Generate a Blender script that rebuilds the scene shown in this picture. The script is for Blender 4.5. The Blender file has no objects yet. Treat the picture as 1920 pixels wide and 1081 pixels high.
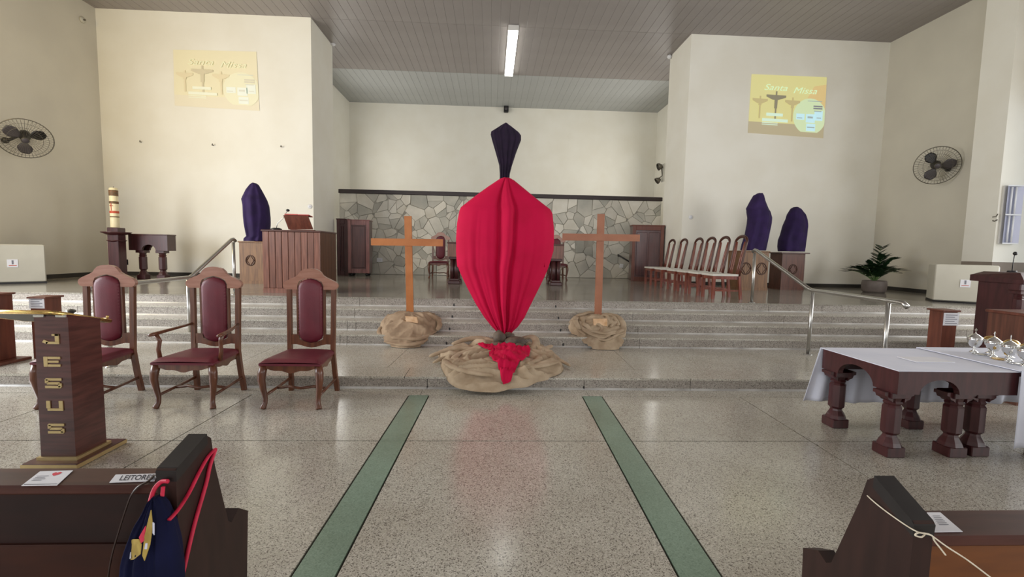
import bpy, bmesh, math, random
from mathutils import Vector, Matrix, noise
random.seed(7)
SC = bpy.context.scene
COL = SC.collection
PI = math.pi

# ------------------------------------------------------------------ camera
F, H = 870.0, 1.5
_a, _p, _r = math.atan(41/F), math.atan(72/F), 0.0205
FWD = Vector((math.sin(_a)*math.cos(_p), math.cos(_a)*math.cos(_p), -math.sin(_p)))
_r0 = Vector((math.cos(_a), -math.sin(_a), 0)); _u0 = _r0.cross(FWD)
RIGHT = _r0*math.cos(_r)+_u0*math.sin(_r); UP = -_r0*math.sin(_r)+_u0*math.cos(_r)
cd = bpy.data.cameras.new('camera'); cam = bpy.data.objects.new('camera', cd); COL.objects.link(cam)
cd.sensor_width = 36; cd.lens = 36*F/1920; cd.clip_end = 200; cd.clip_start = .05
cam.matrix_world = Matrix(((RIGHT.x, UP.x, -FWD.x, 0), (RIGHT.y, UP.y, -FWD.y, 0), (RIGHT.z, UP.z, -FWD.z, H), (0, 0, 0, 1)))
SC.camera = cam

# ------------------------------------------------------------------ light, world, exposure
SC.view_settings.view_transform = 'Standard'; SC.view_settings.look = 'None'
SC.view_settings.gamma = 1; SC.view_settings.use_curve_mapping = False
SC.view_settings.exposure = 0.08
w = bpy.data.worlds.new('world'); SC.world = w; w.use_nodes = True
w.node_tree.nodes['Background'].inputs[0].default_value = (.86, .93, 1.0, 1)
w.node_tree.nodes['Background'].inputs[1].default_value = 1.0
def area(name, loc, rot, sx, sy, power, color):
    l = bpy.data.lights.new(name, 'AREA'); l.shape = 'RECTANGLE'; l.size = sx; l.size_y = sy
    l.energy = power; l.color = color
    o = bpy.data.objects.new(name, l); COL.objects.link(o); o.location = loc; o.rotation_euler = rot
    return o
# daylight entering through the side windows and the main entrance of the nave
area('window_daylight_left', (-9.3, 4.6, 2.7), (0, math.radians(-90), 0), 3.4, 5.2, 640, (.94, .97, 1.0))
area('window_daylight_right', (10.4, 4.2, 2.7), (0, math.radians(90), 0), 3.4, 5.0, 290, (1.0, .985, .96))
area('alcove_window_left', (-5.25, 15.6, 4.2), (0, math.radians(-90), 0), 2.6, 1.8, 80, (1.0, .98, .93))
area('alcove_window_right', (5.95, 15.6, 4.2), (0, math.radians(90), 0), 2.6, 1.8, 80, (1.0, .98, .93))
area('warm_fill_left', (-9.0, 6.2, 5.0), (0, math.radians(-90), math.radians(35)), 1.6, 2.0, 120, (1.0, .74, .30))  # added warm lamp with no window behind it, yellows the upper left wall
area('entrance_daylight', (0.4, -9.5, 3.4), (math.radians(90), 0, 0), 11.0, 5.0, 430, (1.0, .975, .94))
area('nave_window_left', (-9.3, -4, 2.8), (0, math.radians(-90), 0), 3.4, 7.0, 160, (.95, .98, 1.0))
area('nave_window_right', (10.4, -4, 2.8), (0, math.radians(90), 0), 3.4, 7.0, 160, (1.0, .98, .95))

# ------------------------------------------------------------------ helpers
def at(px, py, z=None, y=None, x=None):
    d = FWD*F+RIGHT*(px-960)-UP*(py-540.5)
    t = (z-H)/d.z if z is not None else (y/d.y if y is not None else x/d.x)
    return Vector((0, 0, H))+d*t
def lin(c):
    return tuple(((v/255)/12.92 if v/255 <= .04045 else ((v/255+.055)/1.055)**2.4) for v in c)
MATS = {}
def mat(name, rgb, rough=.6, metal=0, rgb2=None, scale=8, stretch=(1, 1, 1), bump=0, detail=4, spec=.5, vary=0, coat=0, sheen=0, contrast=(.35, .65), bscale=None, emit=None, es=1.0, alpha=None, rough2=None):
    m = bpy.data.materials.new(name); m.use_nodes = True; nt = m.node_tree; N = nt.nodes; L = nt.links
    b = N['Principled BSDF']
    b.inputs['Roughness'].default_value = rough; b.inputs['Metallic'].default_value = metal
    b.inputs['Specular IOR Level'].default_value = spec
    if coat: b.inputs['Coat Weight'].default_value = coat; b.inputs['Coat Roughness'].default_value = .15
    if sheen: b.inputs['Sheen Weight'].default_value = sheen
    c1 = (*lin(rgb), 1); b.inputs['Base Color'].default_value = c1
    tc = N.new('ShaderNodeTexCoord'); mp = N.new('ShaderNodeMapping'); mp.inputs['Scale'].default_value = stretch
    L.new(tc.outputs['Object'], mp.inputs['Vector'])
    out = None
    if rgb2 or bump or rough2 is not None:
        ns = N.new('ShaderNodeTexNoise'); ns.inputs['Scale'].default_value = scale; ns.inputs['Detail'].default_value = detail
        L.new(mp.outputs[0], ns.inputs['Vector'])
    if rgb2:
        cr = N.new('ShaderNodeValToRGB'); cr.color_ramp.elements[0].position = contrast[0]; cr.color_ramp.elements[1].position = contrast[1]
        cr.color_ramp.elements[0].color = c1; cr.color_ramp.elements[1].color = (*lin(rgb2), 1)
        L.new(ns.outputs['Fac'], cr.inputs[0]); out = cr.outputs[0]
    if rough2 is not None:
        mr = N.new('ShaderNodeMapRange'); mr.inputs[3].default_value = rough; mr.inputs[4].default_value = rough2
        mr.inputs[1].default_value = .35; mr.inputs[2].default_value = .65
        L.new(ns.outputs['Fac'], mr.inputs[0]); L.new(mr.outputs[0], b.inputs['Roughness'])
    if vary:
        oi = N.new('ShaderNodeObjectInfo'); mm = N.new('ShaderNodeMapRange'); mm.inputs[3].default_value = 1-vary; mm.inputs[4].default_value = 1+vary
        L.new(oi.outputs['Random'], mm.inputs[0])
        mx = N.new('ShaderNodeMixRGB'); mx.blend_type = 'MULTIPLY'; mx.inputs[0].default_value = 1
        if out: L.new(out, mx.inputs[1])
        else: mx.inputs[1].default_value = c1
        L.new(mm.outputs[0], mx.inputs[2]); out = mx.outputs[0]
    if out: L.new(out, b.inputs['Base Color'])
    if bump:
        src = ns
        if bscale:
            src = N.new('ShaderNodeTexNoise'); src.inputs['Scale'].default_value = bscale; src.inputs['Detail'].default_value = 3
            L.new(mp.outputs[0], src.inputs['Vector'])
        bp = N.new('ShaderNodeBump'); bp.inputs['Strength'].default_value = bump; bp.inputs['Distance'].default_value = .01
        L.new(src.outputs['Fac'], bp.inputs['Height']); L.new(bp.outputs[0], b.inputs['Normal'])
    if emit:
        b.inputs['Emission Color'].default_value = (*lin(emit), 1); b.inputs['Emission Strength'].default_value = es
    if alpha is not None: b.inputs['Alpha'].default_value = alpha
    MATS[name] = m; return m

class MB:
    """collects shapes into one mesh"""
    def __init__(s): s.v = []; s.f = []; s.sm = []
    def add(s, vs, fs, smooth=False, M=None):
        o = len(s.v)
        s.v += [tuple(M @ Vector(v)) if M else tuple(v) for v in vs]
        s.f += [tuple(i+o for i in f) for f in fs]; s.sm += [smooth]*len(fs); return s
    def box(s, c, d, M=None, bev=0, taper=(1, 1)):
        x, y, z = d[0]/2, d[1]/2, d[2]/2
        if bev <= 0:
            vs = []
            for k in (-1, 1):
                tx, ty = (taper if k == 1 else (1, 1))
                vs += [(c[0]+i*x*tx, c[1]+j*y*ty, c[2]+k*z) for i, j in ((-1, -1), (1, -1), (1, 1), (-1, 1))]
            return s.add(vs, [(3, 2, 1, 0), (4, 5, 6, 7), (0, 1, 5, 4), (1, 2, 6, 5), (2, 3, 7, 6), (3, 0, 4, 7)], False, M)
        b = min(bev, x*.9, y*.9, z*.9)
        rings = []
        for zz, ins in ((-z, b), (-z+b, 0), (z-b, 0), (z, b)):
            X, Y = x-ins, y-ins
            rings.append([(c[0]+p, c[1]+q, c[2]+zz) for p, q in ((-X+b-ins*0, -Y), (X-b, -Y), (X, -Y+b), (X, Y-b), (X-b, Y), (-X+b, Y), (-X, Y-b), (-X, -Y+b))])
        vs = [v for r in rings for v in r]; fs = [tuple(range(7, -1, -1)), tuple(range(24, 32))]
        for r in range(3):
            for i in range(8): fs.append((r*8+i, r*8+(i+1) % 8, r*8+8+(i+1) % 8, r*8+8+i))
        return s.add(vs, fs, False, M)
    def bb(s, x0, x1, y0, y1, z0, z1, bev=0, M=None):
        return s.box(((x0+x1)/2, (y0+y1)/2, (z0+z1)/2), (abs(x1-x0), abs(y1-y0), abs(z1-z0)), M, bev)
    def prism(s, pts, y0, y1, plane='xz', M=None):
        n = len(pts)
        def P(p, t): return (p[0], t, p[1]) if plane == 'xz' else ((t, p[0], p[1]) if plane == 'yz' else (p[0], p[1], t))
        vs = [P(p, y0) for p in pts]+[P(p, y1) for p in pts]
        fs = [tuple(range(n)), tuple(range(2*n-1, n-1, -1))]+[(i, i+n, (i+1) % n+n, (i+1) % n) for i in range(n)]
        return s.add(vs, fs, False, M)
    def tube(s, path, r, n=8, M=None, cap=True, flat=1.0):
        path = [Vector(p) for p in path]; rs = r if isinstance(r, (list, tuple)) else [r]*len(path)
        vs = []; prev = None
        for i, p in enumerate(path):
            t = (path[min(i+1, len(path)-1)]-path[max(i-1, 0)])
            if t.length < 1e-9: t = Vector((0, 0, 1))
            t.normalize()
            if prev is None:
                u = t.cross(Vector((0, 0, 1)) if abs(t.z) < .95 else Vector((1, 0, 0))).normalized()
            else:
                u = prev-t*prev.dot(t)
                u = u.normalized() if u.length > 1e-6 else t.orthogonal().normalized()
            prev = u; vv = t.cross(u)
            for k in range(n):
                an = 2*PI*k/n; vs.append(tuple(p+u*math.cos(an)*rs[i]+vv*math.sin(an)*rs[i]*flat))
        fs = []
        for i in range(len(path)-1):
            for k in range(n): fs.append((i*n+k, i*n+(k+1) % n, (i+1)*n+(k+1) % n, (i+1)*n+k))
        if cap: fs += [tuple(range(n-1, -1, -1)), tuple((len(path)-1)*n+k for k in range(n))]
        return s.add(vs, fs, True, M)
    def lathe(s, prof, n=20, M=None, cap=True, smooth=True, ax=1, ay=1):
        vs = [(r*math.cos(2*PI*k/n)*ax, r*math.sin(2*PI*k/n)*ay, z) for r, z in prof for k in range(n)]
        fs = [(i*n+k, i*n+(k+1) % n, (i+1)*n+(k+1) % n, (i+1)*n+k) for i in range(len(prof)-1) for k in range(n)]
        if cap: fs += [tuple(range(n-1, -1, -1)), tuple((len(prof)-1)*n+k for k in range(n))]
        return s.add(vs, fs, smooth, M)
    def ball(s, c, r, n=12, m=8, sc=(1, 1, 1), M=None):
        prof = [(max(1e-4, r*math.sin(PI*i/m)), -r*math.cos(PI*i/m)) for i in range(m+1)]
        T = Matrix.Translation(c) @ Matrix.Diagonal((*sc, 1))
        return s.lathe(prof, n, (M @ T) if M else T, cap=False)
    def grid(s, fn, nu, nv, smooth=True, M=None, closed=False):
        vs = [fn(i/(nu if closed else nu-1), j/(nv-1)) for j in range(nv) for i in range(nu)]
        fs = [(j*nu+i, j*nu+(i+1) % nu, (j+1)*nu+(i+1) % nu, (j+1)*nu+i) for j in range(nv-1) for i in range(nu if closed else nu-1)]
        return s.add(vs, fs, smooth, M)
    def mesh(s, name):
        me = bpy.data.meshes.new(name); me.from_pydata(s.v, [], s.f)
        me.polygons.foreach_set('use_smooth', s.sm); me.update()
        return me
    def obj(s, name, m, parent=None, fix=True):
        me = s.mesh(name)
        if fix:
            bm = bmesh.new(); bm.from_mesh(me); bmesh.ops.recalc_face_normals(bm, faces=bm.faces); bm.to_mesh(me); bm.free()
        me.materials.append(MATS[m] if isinstance(m, str) else m)
        o = bpy.data.objects.new(name, me); COL.objects.link(o)
        if parent: o.parent = parent
        return o
def tag(o, label=None, cat=None, group=None, kind=None):
    if label: o['label'] = label
    if cat: o['category'] = cat
    if group: o['group'] = group
    if kind: o['kind'] = kind
    return o
def thing(name, label, cat, loc=(0, 0, 0), rz=0, group=None):
    o = bpy.data.objects.new(name, None); COL.objects.link(o); o.location = loc; o.rotation_euler = (0, 0, rz)
    o.empty_display_size = .1
    return tag(o, label, cat, group)
def struct(o): o['kind'] = 'structure'; return o
def dup(root, loc, rz=0, label=None, group=None):
    r = root.copy(); COL.objects.link(r); r.location = loc; r.rotation_euler = (0, 0, rz)
    if label: r['label'] = label
    if group: r['group'] = group
    for ch in list(root.children):
        c = ch.copy(); COL.objects.link(c); c.parent = r
        for g in ch.children:
            d = g.copy(); COL.objects.link(d); d.parent = c
    return r
def soft(o, levels=1):
    md = o.modifiers.new('sub', 'SUBSURF'); md.levels = levels; md.render_levels = levels; return o
def text_mesh(body, size, m, name, parent, M, shear=0, extrude=.001, bold=0, sx=1):
    cu = bpy.data.curves.new('lettering', 'FONT'); cu.body = body; cu.size = size; cu.shear = shear; cu.extrude = extrude; cu.offset = bold
    cu.align_x = 'CENTER'; cu.align_y = 'CENTER'
    t = bpy.data.objects.new('lettering', cu); COL.objects.link(t)
    dg = bpy.context.evaluated_depsgraph_get(); dg.update()
    me = bpy.data.meshes.new_from_object(t.evaluated_get(dg)); bpy.data.objects.remove(t)
    for v in me.vertices: v.co = M @ Vector((v.co.x*sx, v.co.y, v.co.z))
    me.materials.clear(); me.materials.append(MATS[m] if isinstance(m, str) else m)
    o = bpy.data.objects.new(name, me); COL.objects.link(o)
    if parent: o.parent = parent
    return o
RZ = lambda a: Matrix.Rotation(a, 4, 'Z')
RX = lambda a: Matrix.Rotation(a, 4, 'X')
RY = lambda a: Matrix.Rotation(a, 4, 'Y')
TR = lambda *v: Matrix.Translation(v)

# ------------------------------------------------------------------ materials
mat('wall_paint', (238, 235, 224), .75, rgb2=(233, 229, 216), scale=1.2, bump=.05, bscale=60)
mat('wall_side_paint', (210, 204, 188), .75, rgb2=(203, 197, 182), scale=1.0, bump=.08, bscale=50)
mat('taupe_paint', (140, 128, 116), .7, rgb2=(132, 120, 108), scale=2)
mat('ceiling_pvc', (150, 143, 140), .45, rgb2=(145, 138, 135), scale=2, vary=.02)
mat('ceiling_gap', (112, 108, 104), .7, rgb2=(106, 102, 98), scale=2)
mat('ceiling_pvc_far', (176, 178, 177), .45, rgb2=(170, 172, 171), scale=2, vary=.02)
mat('joint_dark', (58, 55, 50), .8, rgb2=(50, 47, 43), scale=5)
mat('rail_dark', (48, 34, 34), .4, rgb2=(38, 26, 27), scale=6, stretch=(1, 8, 8))
def terrazzo(name, base, chip, light, rough, sc=150, blot=(0.9, 1.05), tint=None, green=False, rough_spread=.1):
    m = bpy.data.materials.new(name); m.use_nodes = True; N = m.node_tree.nodes; L = m.node_tree.links; b = N['Principled BSDF']
    tc = N.new('ShaderNodeTexCoord')
    vo = N.new('ShaderNodeTexVoronoi'); vo.inputs['Scale'].default_value = sc
    L.new(tc.outputs['Object'], vo.inputs['Vector'])
    cr = N.new('ShaderNodeValToRGB'); r = cr.color_ramp; r.interpolation = 'CONSTANT'
    r.elements[0].position = 0; r.elements[0].color = (*lin(chip), 1)
    r.elements[1].position = .16; r.elements[1].color = (*lin(base), 1)
    e = r.elements.new(.62); e.color = (*lin([base[i]*.9+light[i]*.1 for i in range(3)]), 1)
    e = r.elements.new(.80); e.color = (*lin(light), 1)
    sp = N.new('ShaderNodeSeparateColor'); L.new(vo.outputs['Color'], sp.inputs[0]); L.new(sp.outputs[0], cr.inputs[0])
    n1 = N.new('ShaderNodeTexNoise'); n1.inputs['Scale'].default_value = .9; n1.inputs['Detail'].default_value = 5; n1.inputs['Roughness'].default_value = .6
    L.new(tc.outputs['Object'], n1.inputs['Vector'])
    c2 = N.new('ShaderNodeValToRGB'); c2.color_ramp.elements[0].position = .35; c2.color_ramp.elements[1].position = .62
    c2.color_ramp.elements[0].color = (*(tint or (.80, .77, .74)), 1); c2.color_ramp.elements[1].color = (1, 1, 1, 1)
    L.new(n1.outputs['Fac'], c2.inputs[0])
    mx = N.new('ShaderNodeMixRGB'); mx.blend_type = 'MULTIPLY'; mx.inputs[0].default_value = 1
    L.new(cr.outputs[0], mx.inputs[1]); L.new(c2.outputs[0], mx.inputs[2]); L.new(mx.outputs[0], b.inputs['Base Color'])
    mr = N.new('ShaderNodeMapRange'); mr.inputs[1].default_value = .3; mr.inputs[2].default_value = .7
    mr.inputs[3].default_value = rough+rough_spread; mr.inputs[4].default_value = rough; L.new(n1.outputs['Fac'], mr.inputs[0]); L.new(mr.outputs[0], b.inputs['Roughness'])
    b.inputs['Specular IOR Level'].default_value = .6
    MATS[name] = m; return m
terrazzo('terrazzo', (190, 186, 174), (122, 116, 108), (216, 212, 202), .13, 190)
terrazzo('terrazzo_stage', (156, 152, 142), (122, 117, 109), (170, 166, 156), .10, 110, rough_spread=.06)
terrazzo('terrazzo_riser', (156, 149, 141), (116, 110, 103), (180, 174, 165), .42, 120)
terrazzo('terrazzo_green', (132, 156, 138), (118, 142, 125), (142, 166, 148), .2, 160)
mat('cove_glint', (206, 204, 200), .2, rgb2=(160, 157, 152), scale=2.5)  # bright reflections along the step feet put into this pale tone
mat('stone', (182, 179, 168), .8, rgb2=(210, 205, 193), scale=2.2, bump=.5, detail=8, vary=.15, contrast=(.3, .7), bscale=9)
mat('stone_pale', (220, 216, 205), .8, rgb2=(200, 194, 179), scale=2.2, bump=.5, detail=8, vary=.12, contrast=(.3, .7), bscale=9)
mat('stone_grey', (160, 159, 150), .8, rgb2=(188, 184, 172), scale=2.2, bump=.5, detail=8, vary=.15, contrast=(.3, .7), bscale=9)
mat('mortar', (164, 160, 150), .9, rgb2=(148, 144, 134), scale=9, bump=.3)
mat('chair_wood', (112, 66, 42), .36, rgb2=(84, 46, 30), scale=5, stretch=(6, 6, .7), coat=.3)
mat('crest_sheen', (164, 118, 100), .3, rgb2=(148, 100, 82), scale=5, stretch=(1, 6, 6), coat=.3)  # chair wood with the pinkish gloss reflection put into its colour
mat('leather', (106, 32, 46), .5, rgb2=(94, 26, 40), scale=6, bump=.1, bscale=90)
mat('cross_wood', (188, 118, 62), .45, rgb2=(174, 104, 48), scale=3, stretch=(2, 2, 2), bump=.05)
mat('cross_wood_pink', (170, 112, 82), .45, rgb2=(158, 102, 74), scale=3, stretch=(2, 2, 2), bump=.05)
mat('plaque_wood', (238, 204, 166), .6, rgb2=(208, 164, 118), scale=10)
mat('burlap', (180, 156, 130), .95, rgb2=(154, 130, 106), scale=7, bump=.7, bscale=190, detail=6)
mat('burlap_light', (194, 174, 148), .95, rgb2=(168, 146, 120), scale=6, bump=.7, bscale=190, detail=6)
mat('red_cloth', (198, 0, 64), .8, rgb2=(188, 0, 58), scale=3, spec=.25)
mat('purple_cloth', (44, 22, 74), .9, rgb2=(34, 15, 60), scale=5)
mat('dark_purple_cloth', (34, 16, 46), .9, rgb2=(26, 12, 38), scale=5)
mat('pebble', (112, 98, 84), .7, rgb2=(74, 62, 54), scale=9, bump=.4, detail=7)
mat('slat_wood', (132, 86, 70), .35, rgb2=(104, 64, 50), scale=4, stretch=(8, 8, .6), vary=.12, coat=.2)
mat('counter_side', (96, 56, 32), .45, rgb2=(76, 42, 24), scale=4, stretch=(8, 8, .6))
mat('counter_top', (88, 54, 46), .35, rgb2=(72, 42, 36), scale=4, stretch=(1, 8, 8))
mat('pedestal_wood', (134, 98, 64), .5, rgb2=(104, 72, 46), scale=4, stretch=(8, 8, .6))
mat('pedestal_brown', (104, 62, 46), .45, rgb2=(80, 46, 34), scale=4, stretch=(8, 8, .6))
mat('emblem', (78, 48, 34), .5, rgb2=(66, 40, 28), scale=9)
mat('mahogany', (74, 34, 36), .38, rgb2=(58, 24, 26), scale=4, stretch=(6, 6, .8), coat=.2)
mat('screen_wood', (92, 52, 50), .3, rgb2=(72, 38, 38), scale=3, stretch=(6, 6, .7), coat=.4)
mat('screen_frame', (142, 94, 90), .3, rgb2=(104, 60, 58), scale=3, stretch=(6, 6, .7), coat=.4)
mat('reddish_wood', (112, 62, 46), .4, rgb2=(92, 48, 36), scale=4, stretch=(6, 6, .7))
mat('stick_wood', (132, 66, 48), .3, rgb2=(100, 44, 32), scale=4, stretch=(6, 6, .8), coat=.3)
mat('dark_stick_wood', (84, 44, 32), .3, rgb2=(64, 32, 24), scale=5)
mat('white_upholstery', (214, 210, 200), .8, rgb2=(204, 200, 190), scale=8)
mat('steel', (186, 184, 180), .28, metal=1, rough2=.3, scale=30)
mat('gold', (226, 190, 120), .22, metal=1, rough2=.3, scale=20)
mat('brass_letter', (206, 184, 134), .4, metal=.6, rgb2=(196, 172, 122), scale=10)
mat('silver', (226, 226, 224), .12, metal=1, rough2=.2, scale=20)
mat('lectern_wood', (92, 52, 46), .35, rgb2=(68, 36, 32), scale=4, stretch=(1, 1, 9), coat=.2)
mat('pew_wood', (82, 46, 37), .42, rgb2=(62, 32, 26), scale=3, stretch=(1, 6, 6), spec=.3)
mat('pew_end_wood', (52, 31, 26), .5, rgb2=(40, 23, 19), scale=3, stretch=(6, 6, 1), spec=.3)
mat('pew_cap', (42, 38, 37), .5, rgb2=(34, 30, 29), scale=9, spec=.3)
mat('pew_panel', (118, 66, 22), .45, rgb2=(98, 52, 16), scale=3, stretch=(1, 6, 6))
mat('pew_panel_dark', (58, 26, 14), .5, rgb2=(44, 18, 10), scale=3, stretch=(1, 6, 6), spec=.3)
mat('pew_shadow_board', (42, 20, 16), .55, rgb2=(32, 15, 12), scale=3, stretch=(1, 6, 6), spec=.3)  # brown darkened to hold the shade below the rail lip
mat('white_cloth', (226, 228, 240), .85, rgb2=(218, 221, 235), scale=3, bump=.05, bscale=30)
mat('paper', (232, 232, 238), .7, rgb2=(226, 226, 232), scale=8)
mat('ink', (50, 50, 58), .8)
mat('ink_grey', (130, 130, 140), .8)
mat('heart_red', (214, 50, 70), .7)
mat('black_plastic', (24, 22, 24), .4)
mat('blade_grey', (70, 64, 66), .35)
mat('wire', (104, 98, 86), .4, metal=.5)
mat('white_plastic', (224, 224, 226), .4)
mat('cooler_white', (196, 192, 178), .5, rgb2=(190, 186, 172), scale=3)
mat('cooler_bright', (226, 228, 236), .4)
mat('wax', (236, 224, 186), .5, rgb2=(230, 216, 174), scale=4)
mat('candle_art', (128, 84, 50), .6, rgb2=(92, 80, 54), scale=30)
mat('candle_red', (196, 84, 56), .6)
mat('leaf', (34, 58, 34), .35, rgb2=(22, 42, 24), scale=14)
mat('leaf_stem', (96, 122, 72), .5)
mat('pot', (120, 110, 104), .6, rgb2=(106, 96, 90), scale=6)
mat('soil', (36, 30, 26), .9)
mat('navy_cloth', (17, 20, 54), .9, rgb2=(11, 13, 40), scale=5, bump=.1, spec=.2)
mat('yellow_print', (176, 150, 72), .8, rgb2=(150, 124, 56), scale=30)
mat('print_white', (206, 208, 226), .7)
mat('strap_red', (206, 34, 70), .6, rgb2=(186, 24, 58), scale=30)
mat('strap_brown', (52, 34, 28), .5)
mat('cord', (226, 216, 196), .8, rgb2=(206, 194, 172), scale=60)
mat('book_red', (176, 62, 62), .6)
mat('page', (226, 206, 196), .8)
mat('red_cover', (196, 92, 84), .6)
mat('lamp_glow', (255, 255, 250), .5, emit=(255, 255, 248), es=9)
mat('lamp_case', (206, 204, 200), .4)
mat('reflector', (178, 180, 198), .3, metal=.35, rough2=.4, scale=12)
mat('niche_dark', (30, 26, 24), .8)

# ------------------------------------------------------------------ the setting
YS = 4.91                       # foot of the front step
STEPS = [(4.91, .13), (6.52, .275), (6.88, .412), (7.22, .55), (7.58, .69)]   # (front edge, tread height)
ZS = .69
XL, XR = -14.0, 14.0
SK = .028                       # the floor joints run very slightly askew to the steps
def fx(x0, y): return x0+SK*(y-4.7)

floor = struct(MB().bb(XL, XR, -12, 4.90, -.12, -.012).obj('floor', 'joint_dark'))
rows = [(-12, -6.2), (-6.2, -2.9), (-2.9, .45), (.45, 3.545), (3.545, 4.69)]
cols = [-13.9, -8.3, -5.6, -4.0, -2.375, -.812, -.608, .975, 1.182, 2.66, 4.2, 5.9, 8.4, 13.9]
g = .0065
for (ya, yb) in rows:
    for i in range(len(cols)-1):
        green = i in (5, 7)
        if green and ya != rows[0][0] and False: continue
        x0, x1 = cols[i], cols[i+1]
        if abs(x0+.812) < .01 or abs(x0-.975) < .01: mt = 'terrazzo_green'
        else: mt = 'terrazzo'
        pts = [(fx(x0, ya)+g, ya+g), (fx(x1, ya)-g, ya+g), (fx(x1, yb)-g, yb-g), (fx(x0, yb)+g, yb-g)]
        if mt == 'terrazzo_green': pts = [(fx(x0, ya)+g, ya-.001), (fx(x1, ya)-g, ya-.001), (fx(x1, yb)-g, yb+(.001 if yb < 4.6 else -g)), (fx(x0, yb)+g, yb+(.001 if yb < 4.6 else -g))]
        MB().prism(pts, -.02, 0, 'xy').obj('slab', mt, floor)
for x0, x1 in ((-13.9, -5.6), (-5.6, -.7), (-.7, 1.05), (1.05, 6.0), (6.0, 13.9)):
    MB().bb(x0+.002, x1-.002, 4.695, 4.91, -.02, 0).obj('border_slab', 'terrazzo', floor)

# steps: each one a course of treads over a rough riser with a cove at its foot, painted pale for the reflections there
def step_course(k, y0, y1, zlo, zhi, joints, rjoints):
    core = MB().bb(XL, XR, y0+.03, y1, zlo-.02, zhi-.022).obj('step', 'joint_dark'); struct(core)
    core.name = 'trim_%d' % (k+1)
    xs = [XL+.01]+joints+[XR-.01]
    for i in range(len(xs)-1):
        sk = .0
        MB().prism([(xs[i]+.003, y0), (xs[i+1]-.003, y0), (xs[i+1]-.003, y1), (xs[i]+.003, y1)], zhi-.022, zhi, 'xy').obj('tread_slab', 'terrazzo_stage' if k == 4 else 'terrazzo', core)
    xr = [XL+.01]+rjoints+[XR-.01]
    for i in range(len(xr)-1):
        MB().bb(xr[i]+.003, xr[i+1]-.003, y0+.006, y0+.035, zlo+.018, zhi-.022).obj('riser_slab', 'terrazzo_riser', core)
        m = MB(); x0, x1 = xr[i]+.003, xr[i+1]-.003
        prof = [(y0+.035, zlo), (y0-.014, zlo), (y0-.006, zlo+.010), (y0+.008, zlo+.020), (y0+.035, zlo+.020)]
        m.prism(prof, x0, x1, 'yz').obj('cove', 'cove_glint', core)
    return core
hj = [at(801, 728, y=4.91).x, at(1095, 728, y=4.91).x]
# platform 1, deep slabs with slanting joints and a separate front band
core = struct(MB().bb(XL, XR, 4.94, 6.56, 0, .108).obj('trim_1', 'joint_dark'))
jf = [-11.0, -7.4, -4.9, -2.9, at(722, 694, z=.13).x, .1, at(1190, 693, z=.13).x, 2.62, at(1480, 697, z=.13).x, 5.9, 8.3, 11.0]
jb = [-11.0, -7.4, -4.9, -2.9, at(768, 652, z=.13).x, .1, at(1152, 657, z=.13).x, 2.58, at(1400, 659, z=.13).x, 5.9, 8.3, 11.0]
jf = [XL]+jf+[XR]; jb = [XL]+jb+[XR]
for i in range(len(jf)-1):
    MB().prism([(jf[i]+.003, 5.285), (jf[i+1]-.003, 5.285), (jb[i+1]-.003, 6.52), (jb[i]+.003, 6.52)], .108, .13, 'xy').obj('tread_slab', 'terrazzo', core)
bj = [XL, -8, -4.6, -.9, 2.22, 5.6, 9, XR]
for i in range(len(bj)-1):
    MB().bb(bj[i]+.003, bj[i+1]-.003, 4.91, 5.28, .108, .13).obj('border_slab', 'terrazzo', core)
rj = [XL, -8, -4.6]+hj+[2.22, 5.6, 9, XR]
for i in range(len(rj)-1):
    x0, x1 = rj[i]+.003, rj[i+1]-.003
    MB().bb(x0, x1, 4.916, 4.945, .018, .108).obj('riser_slab', 'terrazzo_riser', core)
    MB().prism([(4.945, 0), (4.896, 0), (4.904, .010), (4.918, .02), (4.945, .02)], x0, x1, 'yz').obj('cove', 'cove_glint', core)
for px in (801, 1095):
    p = at(px, 728, y=4.9); MB().box((p.x, 4.915, p.z+.004), (.02, .012, .034), bev=.004).obj('drain_hole', 'black_plastic', core)
dots = {0: [(837, 645), (1056, 648), ], 1: [(843, 618), (1051, 622)], 2: [(848, 596), (1047, 599)], 3: [(851, 574), (1042, 574)]}
jr = {0: [637, 650, 1201, 1520], 1: [651, 667, 1197, 1500], 2: [665, 1186, 1470], 3: [674, 1440, 1540]}
for k in range(4):
    y0, zt = STEPS[k+1]; zl = STEPS[k][1]
    y1 = STEPS[k+2][0]+.0 if k < 3 else 7.62
    js = sorted(at(q, 600, y=y0).x for q in jr[k])
    c = step_course(k+1, y0, y1 if k < 3 else 7.60, zl, zt, [-9+k*.3, -4.5]+[js[0]]+[2.6]+[5.4, 8.6], [-9.5, -6.2]+js+[7.5, 10])
    for q in dots[k]:
        p = at(q[0], q[1], y=y0); MB().box((p.x, y0+.004, max(p.z, zl+.035)), (.022, .01, .04), bev=.004).obj('drain_hole', 'black_plastic', c)

stage = struct(MB().bb(XL, XR, 7.62, 20.4, 0, ZS-.02).obj('floor', 'joint_dark')); stage.name = 'floor_stage'
sx = [XL, -9.5, -6.6, -4.1, -1.6, .9, 3.4, 5.9, 8.4, 11, XR]; sy = [7.60, 9.0, 11.2, 13.4, 15.6, 18, 20.4]
for i in range(len(sx)-1):
    for j in range(len(sy)-1):
        MB().bb(sx[i]+.0015, sx[i+1]-.0015, sy[j]+.0015, sy[j+1]-.0015, ZS-.02, ZS).obj('slab', 'terrazzo_stage', stage)

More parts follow.
